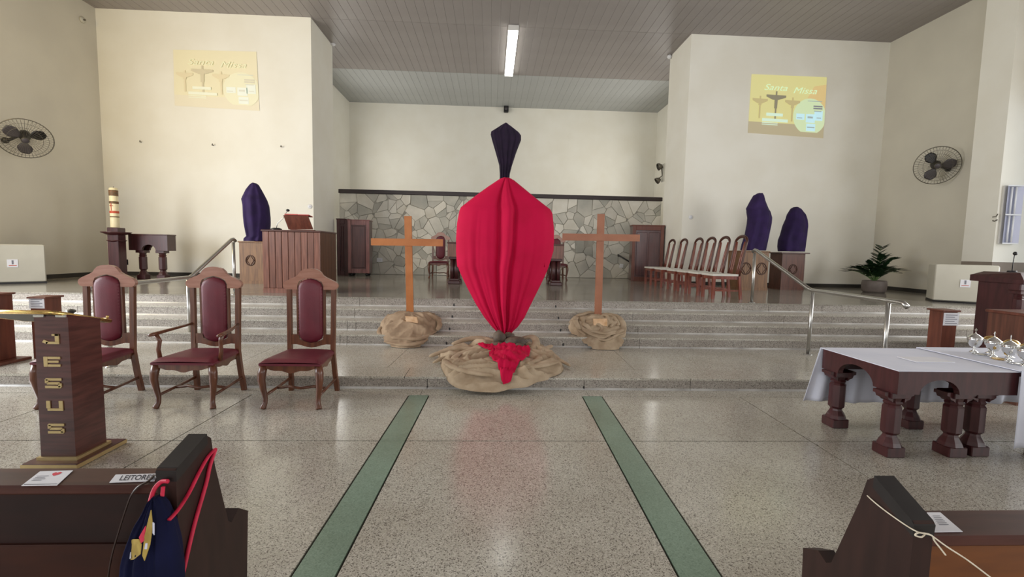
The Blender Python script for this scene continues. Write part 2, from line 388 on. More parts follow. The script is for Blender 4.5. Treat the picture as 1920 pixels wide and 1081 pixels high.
# walls
CZ = 6.97; YF = 11.87; WL = -4.42; WR = 4.92; SL = -9.4; SR = 10.1
struct(MB().bb(SL-.2, WL, YF, YF+.2, ZS, CZ).obj('wall_front_left', 'wall_paint'))
struct(MB().bb(WR, SR+.2, YF, YF+.2, ZS, CZ).obj('wall_front_right', 'wall_paint'))
struct(MB().bb(WL-.2, WL, YF+.2, 13.4, ZS, CZ).obj('wall_return_left', 'wall_paint'))
struct(MB().bb(WR, WR+.2, YF+.2, 13.25, ZS, CZ).obj('wall_return_right', 'wall_paint'))
ab = 18.4; axl = at(655, 187, y=ab).x; axr = at(1233, 208, y=ab).x
struct(MB().bb(axl-.6, axr+.6, ab, ab+.2, ZS, CZ).obj('wall_back', 'wall_paint'))
struct(MB().bb(axl-.2, axl, 13.4, ab, ZS, CZ).obj('wall_alcove_left', 'wall_paint'))
struct(MB().bb(axr, axr+.2, 13.25, ab, ZS, CZ).obj('wall_alcove_right', 'wall_paint'))
struct(MB().bb(axl-.2, WL-.2, 13.2, 13.4, ZS, CZ).obj('wall_nib_left', 'wall_paint'))
struct(MB().bb(WR+.2, axr+.2, 13.05, 13.25, ZS, CZ).obj('wall_nib_right', 'wall_paint'))
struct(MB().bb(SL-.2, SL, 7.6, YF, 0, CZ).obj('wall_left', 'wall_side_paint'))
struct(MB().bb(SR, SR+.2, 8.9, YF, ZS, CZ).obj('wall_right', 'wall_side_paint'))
pxe = at(1874, 360, y=8.7).x
struct(MB().bb(pxe, pxe+2.2, 8.7, 9.3, 1.46, CZ).obj('wall_pier_right', 'wall_paint'))
struct(MB().bb(pxe, pxe+2.2, 8.7, 9.3, 0, 1.46).obj('trim_20', 'taupe_paint'))
# nave behind and beside the camera: low and high wall bands with open window strips between
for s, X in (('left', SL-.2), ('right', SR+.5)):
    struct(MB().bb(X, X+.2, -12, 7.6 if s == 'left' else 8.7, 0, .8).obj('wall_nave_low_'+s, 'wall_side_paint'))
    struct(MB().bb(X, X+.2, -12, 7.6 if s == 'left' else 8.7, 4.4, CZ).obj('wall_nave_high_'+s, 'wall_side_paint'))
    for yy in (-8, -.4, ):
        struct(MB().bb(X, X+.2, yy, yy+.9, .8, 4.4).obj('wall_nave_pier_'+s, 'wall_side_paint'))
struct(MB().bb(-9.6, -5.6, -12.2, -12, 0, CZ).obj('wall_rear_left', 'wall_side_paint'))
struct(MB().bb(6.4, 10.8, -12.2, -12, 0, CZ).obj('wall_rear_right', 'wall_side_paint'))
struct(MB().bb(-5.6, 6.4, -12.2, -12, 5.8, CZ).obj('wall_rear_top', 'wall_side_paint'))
# skirting
struct(MB().bb(SL, WL, YF-.02, YF, ZS, ZS+.09).obj('baseboard_front_left', 'joint_dark'))
struct(MB().bb(WR, SR, YF-.02, YF, ZS, ZS+.09).obj('baseboard_front_right', 'joint_dark'))
struct(MB().bb(SL, SL+.02, 8.2, YF-.02, ZS, ZS+.09).obj('baseboard_left', 'joint_dark'))
struct(MB().bb(SR-.02, SR, 9.3, YF-.02, ZS, ZS+.09).obj('baseboard_right', 'joint_dark'))

# ceiling of narrow PVC boards
ceil = struct(MB().bb(-9.8, 11.0, -12.2, ab+.3, CZ+.006, CZ+.2).obj('ceiling', 'ceiling_gap'))
bw = .215; n = int(20.7/bw)
near = {}
for (ya, yb, mt, nm) in ((-12.1, 3.4, 'ceiling_pvc', 'n'), (3.405, YF+.02, 'ceiling_pvc', 'a'), (YF+.03, 15.05, 'ceiling_pvc', 'b'), (15.06, ab+.2, 'ceiling_pvc_far', 'c')):
    x = -9.75; k = 0
    me = MB().prism([(.002, .006), (.002, .003), (.006, 0), (bw-.006, 0), (bw-.002, .003), (bw-.002, .006)], ya, yb, 'xz').mesh('ceiling_board')
    bm = bmesh.new(); bm.from_mesh(me); bmesh.ops.recalc_face_normals(bm, faces=bm.faces); bm.to_mesh(me); bm.free()
    me.materials.append(MATS[mt])
    while x < 10.9:
        use = (nm in 'an') or (-6.2 < x < 6.6)
        if nm == 'n':
            use = False
        if use:
            o = bpy.data.objects.new('ceiling_board', me); COL.objects.link(o); o.parent = ceil; o.location = (x, 0, CZ)
        x += bw
struct(MB().bb(-9.7, 10.9, -12.1, 3.4, CZ, CZ+.005).obj('ceiling_nave', 'ceiling_pvc'))

# crazy-paved stone wall: irregular split slabs set in mortar
SY = 14.2; sx0, sx1 = -4.52, 5.2; sz1 = 3.08
sw = struct(MB().bb(sx0, sx1, SY, SY+.35, ZS, sz1).obj('wall_stone', 'mortar'))
struct(MB().bb(sx0-.02, sx1+.02, SY-.06, SY+.38, sz1, sz1+.12, bev=.01).obj('trim_10', 'rail_dark'))
def clip(poly, nx, nz, c):
    out = []
    for i in range(len(poly)):
        a, b = poly[i], poly[(i+1) % len(poly)]
        da, db = a[0]*nx+a[1]*nz-c, b[0]*nx+b[1]*nz-c
        if da <= 0: out.append(a)
        if (da < 0 < db) or (db < 0 < da):
            t = da/(da-db); out.append((a[0]+(b[0]-a[0])*t, a[1]+(b[1]-a[1])*t))
    return out
rnd = random.Random(21)
seeds = []
tries = 0
while len(seeds) < 215 and tries < 9000:
    tries += 1
    q = (rnd.uniform(sx0, sx1), rnd.uniform(ZS, sz1))
    dmin = rnd.choice((.20, .26, .33, .40))
    if all((q[0]-s[0])**2+(q[1]-s[1])**2 > dmin*dmin*.8 for s in seeds): seeds.append(q)
wts = [rnd.uniform(-.28, .28) for _ in seeds]; n_stone = 0
for i, s in enumerate(seeds):
    poly = [(sx0+.01, ZS+.01), (sx1-.01, ZS+.01), (sx1-.01, sz1), (sx0+.01, sz1)]
    near_s = sorted(seeds, key=lambda t: (t[0]-s[0])**2+(t[1]-s[1])**2)[1:16]
    wi = wts[i]
    for t in near_s:
        dx, dz = t[0]-s[0], t[1]-s[1]; L_ = math.hypot(dx, dz); dx /= L_; dz /= L_
        c = s[0]*dx+s[1]*dz+L_*(.5+(wi-wts[seeds.index(t)])*.5)
        poly = clip(poly, dx, dz, c-.0035)
        if len(poly) < 3: break
    if len(poly) < 3: continue
    polys = [poly]
    if rnd.random() < .38:
        an = rnd.uniform(0, PI); cx = sum(p[0] for p in poly)/len(poly); cz = sum(p[1] for p in poly)/len(poly)
        nx, nz = math.cos(an), math.sin(an); c = cx*nx+cz*nz
        polys = [q for q in (clip(poly, nx, nz, c-.0035), clip(poly, -nx, -nz, -c-.0035)) if len(q) > 2]
    for poly in polys:
        if n_stone >= 298: break
        n_stone += 1
        d = .010+rnd.random()*.026
        cx = sum(p[0] for p in poly)/len(poly); cz = sum(p[1] for p in poly)/len(poly)
        n_ = len(poly); tx, tz = rnd.uniform(-.06, .06), rnd.uniform(-.06, .06)
        vs = [(p[0], SY, p[1]) for p in poly]+[(cx+(p[0]-cx)*.965, SY-max(.004, d+tx*(p[0]-cx)+tz*(p[1]-cz)), cz+(p[1]-cz)*.965) for p in poly]
        MB().add(vs, [tuple(range(n_, 2*n_))]+[(k, (k+1) % n_, (k+1) % n_+n_, k+n_) for k in range(n_)]).obj('stone', ('stone', 'stone', 'stone_pale', 'stone_grey')[rnd.randrange(4)], sw)

# ================================================================== large draped things
def rows_world(rows, y):
    """silhouette rows (pixel y, left x, right x) turned into (z, centre x, half width) on the plane at distance y"""
    out = []
    for py, a, b in rows:
        A = at(a, py, y=y); B = at(b, py, y=y)
        out.append(((A.z+B.z)/2, (A.x+B.x)/2, (B.x-A.x)/2))
    return out
def interp(rs, t):
    k = t*(len(rs)-1); i = min(int(k), len(rs)-2); u = k-i; u = u*u*(3-2*u)*.5+u*.5
    return tuple(rs[i][q]*(1-u)+rs[i+1][q]*u for q in range(3))
def veil(rs, y, depth, nu, nv, fold, seed=0, base_round=.5):
    """closed draped shape following the rows; fold(u, t) gives the relief"""
    m = MB()
    def fn(u, t):
        z, cx, hw = interp(rs, t)
        an = 2*PI*u
        s, c = math.sin(an), math.cos(an)      # c: sideways, s<0: towards the viewer
        d = depth(t) if callable(depth) else depth
        q = abs(c)**.85*(1 if c > 0 else -1)
        rel = fold(u, t)
        return (cx+q*hw, y+s*d*(1+rel), z+noise.noise(Vector((c*2, s*2, t*6+seed)))*.006)
    m.grid(fn, nu, nv, closed=True)
    nn = nu*nv
    m.f.append(tuple(range(nu))); m.sm.append(True); m.f.append(tuple(range(nn-nu, nn))); m.sm.append(True)
    return m

# ---- red veiled cross in the middle
red_rows = [(334, 941, 955), (337, 935, 963), (352, 913, 982), (370, 889, 1005), (390, 864, 1032), (398, 861, 1036), (420, 857, 1038), (450, 855, 1039),
            (478, 856, 1035), (500, 858, 1028), (515, 864, 1022), (540, 876, 1010), (570, 892, 995), (595, 908, 983), (612, 922, 971), (620, 930, 962), (626, 934, 958)]
YC = 6.36
rr = rows_world(red_rows, YC)
def red_fold(u, t):
    an = 2*PI*u; c = math.cos(an)
    v = 0
    # two deep vertical pleats in the middle, softer gathers outside, all meeting at top and foot
    for pc, wd, am in ((-.12, .035, -.55), (.01, .05, .30), (.13, .03, -.45), (.22, .05, .16), (-.3, .05, .12), (-.52, .04, -.16), (.5, .04, -.16), (-.68, .05, .12), (.72, .06, .14), (.36, .03, -.12), (-.42, .03, -.1)):
        grow = max(0, (t-.25)/.75)*1.15 if abs(pc) > .18 else (.6+.4*t)
        v += am*math.exp(-((c-pc-(.03*math.sin(t*5+pc*9)))/wd)**2)*grow
    v += .16*math.sin(c*30+t*2)*max(0, t-.45)*2*(.6+.4*math.sin(c*7))
    return v*min(1, t*5)*.75
def red_depth(t): return .07+.17*math.sin(PI*min(1, t*1.02))**.7*(1-.35*t)
m = veil(rr, YC, red_depth, 220, 70, red_fold)
# fallen corners of the cloth over each arm of the cross
vc = thing('veiled_cross', 'large wooden cross veiled in one piece of crimson cloth in the middle', 'cross', (rr[0][1], YC, .13))
def rel(o, parent):
    o.parent = parent; o.matrix_parent_inverse = Matrix.Translation(-Vector(parent.location)); return o
rel(m.obj('veil', 'red_cloth'), vc)
def flap(pts_px, y, m_, name, parent, th=.012):
    P = [at(a, b, y=y) for a, b in pts_px]
    mm = MB(); mm.prism([(p.x, p.z) for p in P], y-th, y+th, 'xz')
    return rel(mm.obj(name, m_), parent)
def hang(rows_px, y0, y1, parent, name, m_):
    R_ = []
    for py, a, b in rows_px:
        R_.append((at(a, py, y=y0), at(b, py, y=y1)))
    mm = MB()
    def fn(u, t):
        k = t*(len(R_)-1); i = min(int(k), len(R_)-2); q = k-i
        A = R_[i][0].lerp(R_[i+1][0], q); B = R_[i][1].lerp(R_[i+1][1], q)
        P = A.lerp(B, u); return (P.x, P.y-.025*math.sin(u*9+t), P.z)
    mm.grid(fn, 14, 24)
    o = mm.obj(name, m_); s = o.modifiers.new('thick', 'SOLIDIFY'); s.thickness = .008
    return rel(o, parent)
hang([(398, 864, 872), (430, 857, 876), (470, 856, 884), (488, 857, 889), (500, 858, 893)], YC+.01, YC-.085, vc, 'veil_corner', 'red_cloth')
hang([(398, 1024, 1034), (430, 1021, 1038), (470, 1019, 1037), (486, 1021, 1032), (500, 1020, 1027)], YC-.085, YC+.01, vc, 'veil_corner', 'red_cloth')
pf = at(946, 640, y=YC+.02)
rel(MB().bb(pf.x-.05, pf.x+.05, YC-.03, YC+.06, .131, .50, bev=.006).obj('post', 'rail_dark'), vc)
top = at(948, 338, y=YC)
a1, a2 = at(872, 396, y=YC), at(1026, 400, y=YC)
rel(MB().bb(top.x-.05, top.x+.05, YC-.02, YC+.02, .5, top.z-.06).obj('upright', 'cross_wood'), vc)
rel(MB().bb(a1.x+.02, a2.x-.02, YC-.02, YC+.02, a1.z-.12, a1.z-.03).obj('crossbeam', 'cross_wood'), vc)

# ---- dark purple veiled crucifix behind, fixed on the stone wall
YP = 13.95
pr_ = rows_world([(232, 946, 951), (236, 938, 958), (247, 921, 973), (253, 920, 977), (262, 922, 977), (285, 929, 968), (310, 936, 960), (325, 937, 956), (336, 937, 955), (366, 938, 955)], YP)
def pf_(u, t):
    c = math.cos(2*PI*u); return (.18*math.sin(c*16+1)+.1*math.sin(c*31))*min(1, t*4)
vp = thing('veiled_crucifix', 'nearly black purple veiled crucifix rising above the stone wall', 'crucifix', (pr_[0][1], YP, 2.6))
rel(veil(pr_, YP, .13, 96, 40, pf_).obj('veil', 'dark_purple_cloth'), vp)
pz = at(947, 300, y=YP)
rel(MB().bb(pz.x-.06, pz.x+.06, YP-.02, YP+.03, 2.3, pz.z+.5).obj('upright', 'rail_dark'), vp)
rel(MB().bb(pz.x-.05, pz.x+.05, YP, 14.12, 2.4, 2.5).obj('bracket', 'rail_dark'), vp)

# ---- burlap heaps
def step_z(y):
    z = 0
    for ys, zz in STEPS:
        if y > ys-.02: z = zz
    return z
def smooth_step_z(y, sd=.05):
    return sum(step_z(y+d*sd) for d in (-2, -1, 0, 1, 2))/5
def ramp_z(y): return max(step_z(y), .13*max(0, min(1, (y-4.60)/.33)) if y < 4.95 else 0)
def heap(outline, hgt, seed, name, mtl, label, freq=5, ridge=.05, nu=120, nv=34, centre=None, base_z=None):
    """outline: plan points around the heap (x, y); cloth domed over the steps, with folds"""
    n = len(outline); cx = centre[0] if centre else sum(p[0] for p in outline)/n; cy = centre[1] if centre else sum(p[1] for p in outline)/n
    def rad(u):
        k = u*n; i = int(k) % n; q = k-int(k)
        p0, p1, p2, p3 = [outline[(i+j) % n] for j in (-1, 0, 1, 2)]
        def cr(a, b, c, d): return .5*(2*b+(c-a)*q+(2*a-5*b+4*c-d)*q*q+(3*b-a-3*c+d)*q**3)
        return cr(p0[0], p1[0], p2[0], p3[0]), cr(p0[1], p1[1], p2[1], p3[1])
    def fn(u, t):
        ox, oy = rad(u % 1.0)
        wob = 1+.05*noise.noise(Vector((math.cos(2*PI*u)*2.4, math.sin(2*PI*u)*2.4, seed)))
        s = t*wob
        x, y = cx+(ox-cx)*s, cy+(oy-cy)*s
        base = (base_z or smooth_step_z)(y)
        dome = (1-t**2.6)
        q = Vector((x*1.6, y*2.1, seed*3.1)); wv = noise.noise_vector(q)*.35
        p = Vector((x, y, 0))+Vector((wv.x, wv.y, 0))
        r1 = 1-abs(noise.noise(Vector((p.x*freq*.6, p.y*freq*1.1, seed))))*2
        r2 = 1-abs(noise.noise(Vector((p.x*freq*1.5+7, p.y*freq*2.1, seed+9))))*2
        z = base+.012+hgt(x, y)*dome*.8+ridge*(max(0, r1)**1.5+.45*r2)*(min(1, (1-t)*5+.25))
        if t > .985: z = base+.006
        return (x, y, z)
    m = MB()
    m.grid(fn, nu, nv, closed=True)
    return m, (cx, cy), fn
def rope(m, pts, r, seed=0, flat=.6):
    """a twisted roll of cloth lying in a curve"""
    P = [Vector(p) for p in pts]; out = []
    for i in range(len(P)-1):
        p0, p1, p2, p3 = P[max(i-1, 0)], P[i], P[i+1], P[min(i+2, len(P)-1)]
        for k in range(8):
            q = k/8; out.append(.5*((2*p1)+(p2-p0)*q+(2*p0-5*p1+4*p2-p3)*q*q+(3*p1-p0-3*p2+p3)*q**3))
    out.append(P[-1]); L_ = len(out)
    rs = [r*(.35+.65*math.sin(PI*min(1, max(0, i/(L_-1))))**.5)*(1+.22*noise.noise(Vector((i*.35, seed, 0)))) for i in range(L_)]
    m.tube(out, rs, 9, flat=flat)

cfoot = (at(946, 650, z=.13).x, 6.3)
# centre heap: from the platform over its edge to the floor
def PP(px, py, z): v = at(px, py, z=z); return (v.x, v.y)
ol = [PP(1056, 692, .15), PP(1046, 668, .16), (.80, 6.2), (.55, 6.44), (.1, 6.48), (-.28, 6.40), (-.52, 6.12), PP(821, 662, .15), PP(824, 680, .14), PP(833, 702, .13), PP(852, 722, .08), PP(884, 735, .03), PP(925, 738, .02), PP(965, 734, .03), PP(1000, 722, .08), PP(1030, 708, .13)]
mC, cC, fC = heap(ol, lambda x, y: .045+.10*math.exp(-((y-6.42)**2*40))-.02*math.exp(-((x-.2)**2*6+(y-6.0)**2*12)), 3.0, 'b', 'burlap', '', freq=3.9, ridge=.082, nu=220, nv=70, centre=(.15, 5.6), base_z=ramp_z)
def top_at(f, x, y, c, ol_):
    b = -1
    for u in range(60):
        for t in range(12):
            p = f(u/60, t/12)
            if (p[0]-x)**2+(p[1]-y)**2 < .012: b = max(b, p[2])
    return b
for pts, r in (([(-.74, 5.72, .16), (-.5, 5.92, .21), (-.22, 5.95, .21), (-.02, 5.82, .19)], .05),
               ([(-.52, 5.62, .19), (-.46, 5.34, .19), (-.34, 5.12, .18), (-.12, 5.05, .17)], .028),
               ([(-.66, 5.45, .15), (-.52, 5.58, .19), (-.25, 5.66, .21), (-.02, 5.52, .19)], .036),
               ([(-.5, 6.2, .22), (-.3, 6.36, .26), (-.05, 6.4, .26), (.05, 6.3, .22)], .055),
               ([(.46, 6.44, .27), (.60, 6.30, .31), (.62, 6.05, .26), (.50, 5.86, .19)], .055),
               ([(.50, 5.76, .19), (.70, 5.92, .22), (.84, 6.08, .24)], .042),
               ([(.54, 5.45, .19), (.68, 5.60, .21), (.86, 5.50, .18), (.95, 5.32, .16)], .036),
               ([(.62, 5.62, .20), (.72, 5.45, .19), (.68, 5.2, .17), (.55, 5.05, .15)], .026),
               ([(-.46, 5.0, .15), (-.22, 4.86, .10), (.1, 4.82, .09), (.4, 4.92, .12)], .026),
               ([(-.4, 5.5, .19), (-.15, 5.42, .2), (.05, 5.3, .19)], .025)):
    rope(mC, pts, r, seed=len(mC.v) % 7)
for pts, r in (([(-.52, 5.30), (-.42, 5.02), (-.22, 4.86), (.05, 4.80)], .05),
               ([(-.36, 5.60), (-.40, 5.34), (-.26, 5.12), (-.02, 5.08)], .048),
               ([(.40, 5.10), (.56, 5.28), (.60, 5.52)], .05), ([(.34, 4.92), (.58, 5.04), (.80, 5.24)], .045)):
    rope(mC, [(p[0], p[1], ramp_z(p[1])+.098) for p in pts], r, seed=3, flat=.5)
from mathutils.bvhtree import BVHTree
heap_bvh = BVHTree.FromPolygons([Vector(v) for v in mC.v], mC.f)
def heap_top(x, y):
    h_ = heap_bvh.ray_cast(Vector((x, y, 2)), Vector((0, 0, -1)))
    return h_[0].z if h_[0] else ramp_z(y)
bc = mC.obj('burlap_heap', 'burlap_light'); tag(bc, 'widest beige burlap heap, spread over the platform edge under the crimson cross', 'burlap')

sh = lambda o, px, py, y: o
# left heap
def small_heap(pxc, seed, ropes, label, hh, mtl):
    c = at(pxc, 640, y=6.8).x
    k = .43
    ol = [(c+k, 6.9), (c+k*.93, 7.1), (c+k*.6, 7.19), (c, 7.2), (c-k*.6, 7.18), (c-k*.9, 7.05), (c-k*1.02, 6.85), (c-k*.8, 6.58), (c-k*.4, 6.38), (c, 6.33), (c+k*.4, 6.37), (c+k*.75, 6.55)]
    def hg(x, y):
        # fills the stair corner: the top of the heap slopes gently, whatever the steps do
        tgt = .15+.27*max(0, min(1, (y-6.36)/.5))
        return max(.05, (tgt-smooth_step_z(y)+.04))+hh*math.exp(-((x-c)**2*9+(y-6.8)**2*9))
    m_, cc, fn = heap(ol, hg, seed, 'x', mtl, '', freq=5.0, ridge=.06, nu=130, nv=44, centre=(c, 6.72))
    for pts, r in ropes: rope(m_, [(c+p[0], p[1], p[2]) for p in pts], r, seed=seed+len(pts))
    return tag(m_.obj('burlap_heap', mtl), label, 'burlap')
small_heap(768, 11.0, [
    ([(-.40, 6.62, .25), (-.1, 6.46, .24), (.2, 6.46, .24), (.38, 6.66, .30)], .045),
    ([(-.30, 6.5, .19), (-.05, 6.36, .17), (.18, 6.38, .18), (.3, 6.55, .22)], .04),
    ([(-.22, 6.98, .46), (-.25, 6.80, .42), (-.3, 6.6, .33)], .055),
    ([(.06, 7.08, .50), (.28, 7.02, .48), (.43, 6.85, .40), (.41, 6.7, .32)], .045),
    ([(-.14, 6.72, .36), (.02, 6.62, .34), (.18, 6.7, .37), (.22, 6.85, .42)], .03),
    ([(.30, 6.95, .44), (.26, 6.75, .38), (.30, 6.6, .30)], .035),
    ([(-.40, 6.85, .35), (-.42, 6.7, .30), (-.34, 6.55, .24)], .035),
    ([(-.16, 7.02, .48), (-.10, 6.92, .46), (-.06, 6.8, .42)], .045)],
    'smooth rounded burlap heap under the cross beside the wood counter', .05, 'burlap')
rr_ = random.Random(5)
rp = []
for k in range(17):
    a0 = rr_.uniform(0, 2*PI); r0_ = rr_.uniform(.08, .36); pts = []
    for q in range(5):
        an = a0+q*.45; x_ = math.cos(an)*r0_*1.05; y_ = 6.76+math.sin(an)*r0_*.95
        zt = .18+.29*max(0, min(1, (y_-6.36)/.5))+.05*math.exp(-(x_*x_*9))
        pts.append((x_, y_, zt+rr_.uniform(-.01, .05)))
    rp.append((pts, rr_.uniform(.026, .045)))
small_heap(1122, 23.0, rp, 'tangled twisted burlap heap under the cross nearer the stick-back chairs', .04, 'burlap_light')

# ---- stones around the foot of the red cross
def rock(c, r, sc, seed, label, rz=0):
    m = MB(); n, k = 16, 10
    def fn(u, t):
        an = 2*PI*u; ph = PI*t
        d = Vector((math.cos(an)*math.sin(ph), math.sin(an)*math.sin(ph), -math.cos(ph)))
        q = 1+.28*noise.noise(d*1.7+Vector((seed, 0, 0)))+.08*noise.noise(d*5+Vector((0, seed, 0)))
        return (d.x*r*sc[0]*q, d.y*r*sc[1]*q, d.z*r*sc[2]*q)
    m.grid(fn, n, k, closed=True)
    o = m.obj('rock', 'pebble'); o.location = c; o.rotation_euler = (0, 0, rz)
    return tag(o, label, 'rock')
def rk(px, py, y, r, sc, seed, label): p = at(px, py, y=y); return rock(p, r, sc, seed, label)
rk(936, 632, 6.10, .088, (1, .9, 1), 1.2, 'pale rounded rock standing upright at the foot of the crimson veil')
rk(954, 629, 6.16, .062, (1.2, .9, .7), 4.1, 'small brown rock just under the gathered tip of the crimson veil')
rk(966, 640, 6.06, .105, (1.5, .8, .62), 6.3, 'long flat dark rock lying across the others under the crimson veil')
rk(933, 651, 5.93, .095, (1.2, .8, .78), 8.2, 'low brown rock resting on burlap beside the crumpled red cloth')
rk(955, 653, 5.93, .078, (1.2, .8, .75), 10.5, 'speckled grey rock in the front row over the red cloth')
rk(974, 651, 5.94, .070, (1.2, .8, .8), 13.1, 'smallest grey rock at the end of the front row')

# ---- crumpled red cloth lying on the burlap
ol = [(at(a, b, y=5.75).x, y) for a, b, y in ((996, 680, 5.75), (993, 662, 5.88), (975, 655, 5.86), (940, 655, 5.84), (915, 650, 5.98), (897, 648, 6.02), (896, 660, 5.9), (914, 668, 5.8), (918, 690, 5.32), (930, 705, 4.98), (938, 725, 4.72), (950, 722, 4.76), (961, 705, 4.95), (981, 690, 5.25))]
def rhg(x, y): return .09+max(0, .13-smooth_step_z(y))*0
n_ = len(ol)
def red_fn():
    cx, cy = at(950, 675, y=5.7).x, 5.68
    def fn(u, t):
        k = u*n_; i = int(k) % n_; q = k-int(k); p1, p2 = ol[i], ol[(i+1) % n_]
        ox, oy = p1[0]*(1-q)+p2[0]*q, p1[1]*(1-q)+p2[1]*q
        x, y = cx+(ox-cx)*t, cy+(oy-cy)*t
        r1 = 1-abs(noise.noise(Vector((x*9, y*4, 2))))*2; r2 = 1-abs(noise.noise(Vector((x*16, y*7, 5))))*2
        sf = sum(heap_top(x+a_*.03, y+b_*.03) for a_, b_ in ((0, 0), (1, 0), (-1, 0), (0, 1), (0, -1)))/5
        z = max(sf, heap_top(x, y))+.016+.02*(1-t**3)+(.024*max(-.4, r1)+.014*max(-.4, r2))*(1-.6*t**4)
        if t > .985: z -= .008
        return (x, y, z)
    return fn
m = MB(); m.grid(red_fn(), 160, 40, closed=True)
rope(m, [(x_, y_, heap_top(x_, y_)+.03) for x_, y_ in ((at(898, 652, y=6.05).x, 6.05), (at(908, 656, y=5.98).x, 5.96), (at(925, 664, y=5.9).x, 5.86))], .05)
rope(m, [at(974, 638, y=6.12), at(984, 646, y=6.05), at(984, 662, y=5.92)], .012)
rope(m, [(x_, y_, heap_top(x_, y_)+.035) for x_, y_ in ((at(935, 672, y=5.75).x, 5.75), (at(945, 692, y=5.45).x, 5.45), (at(944, 718, y=5.0).x, 5.0))], .026)
tag(m.obj('crumpled_cloth', 'red_cloth'), 'crumpled bright red cloth trailing over the burlap below the rocks', 'cloth')

# ---- two bare wooden crosses with a small plaque
def bare_cross(pts, y, mtl, label, plaque_px, lean=0):
    (tx, ty), (bx, by), (la, lay), (ra, ray), th = pts
    T, B = at(tx, ty, y=y), at(bx, by, y=y); Lp, Rp = at(la, lay, y=y), at(ra, ray, y=y)
    e = thing('wooden_cross', label, 'cross', (B.x, y, .42))
    zb = step_z(y)
    dz = (T-B)
    B0 = B+dz*((zb+.002-B.z)/dz.z)
    hw = .052
    m = MB(); m.prism([(B0.x-hw, B0.z), (B0.x+hw, B0.z), (T.x+hw, T.z), (T.x-hw, T.z)], y-.02, y+.025)
    rel(m.obj('upright', mtl), e)
    m = MB(); m.prism([(Lp.x, Lp.z-hw), (Rp.x, Rp.z-hw), (Rp.x, Rp.z+hw), (Lp.x, Lp.z+hw)], y-.045, y-.0205)
    rel(m.obj('crossbeam', mtl), e)
    p = [at(a, b, y=6.66) for a, b in plaque_px]
    m = MB(); m.prism([(q.x, q.z) for q in p], 6.64, 6.67)
    pq = rel(m.obj('plaque', 'plaque_wood'), e)
    m = MB(); m.tube([(B.x, 6.67, p[0].z-.05), (B.x, y-.02, p[0].z-.05)], .012)
    rel(m.obj('plaque_peg', 'plaque_wood'), e)
bare_cross(((765, 405), (769, 592), (697, 453), (831, 455), 13), 7.0, 'cross_wood', 'orange-brown wooden cross nearer the wood counter, standing in a smooth burlap heap', ((760, 592), (782, 594), (784, 605), (762, 602)))
bare_cross(((1127, 401), (1121, 597), (1054, 444), (1198, 446), 13), 7.0, 'cross_wood_pink', 'pinkish-brown wooden cross nearer the stick-back chairs, standing in a tangled burlap heap', ((1112, 597), (1138, 597), (1138, 611), (1113, 609)))

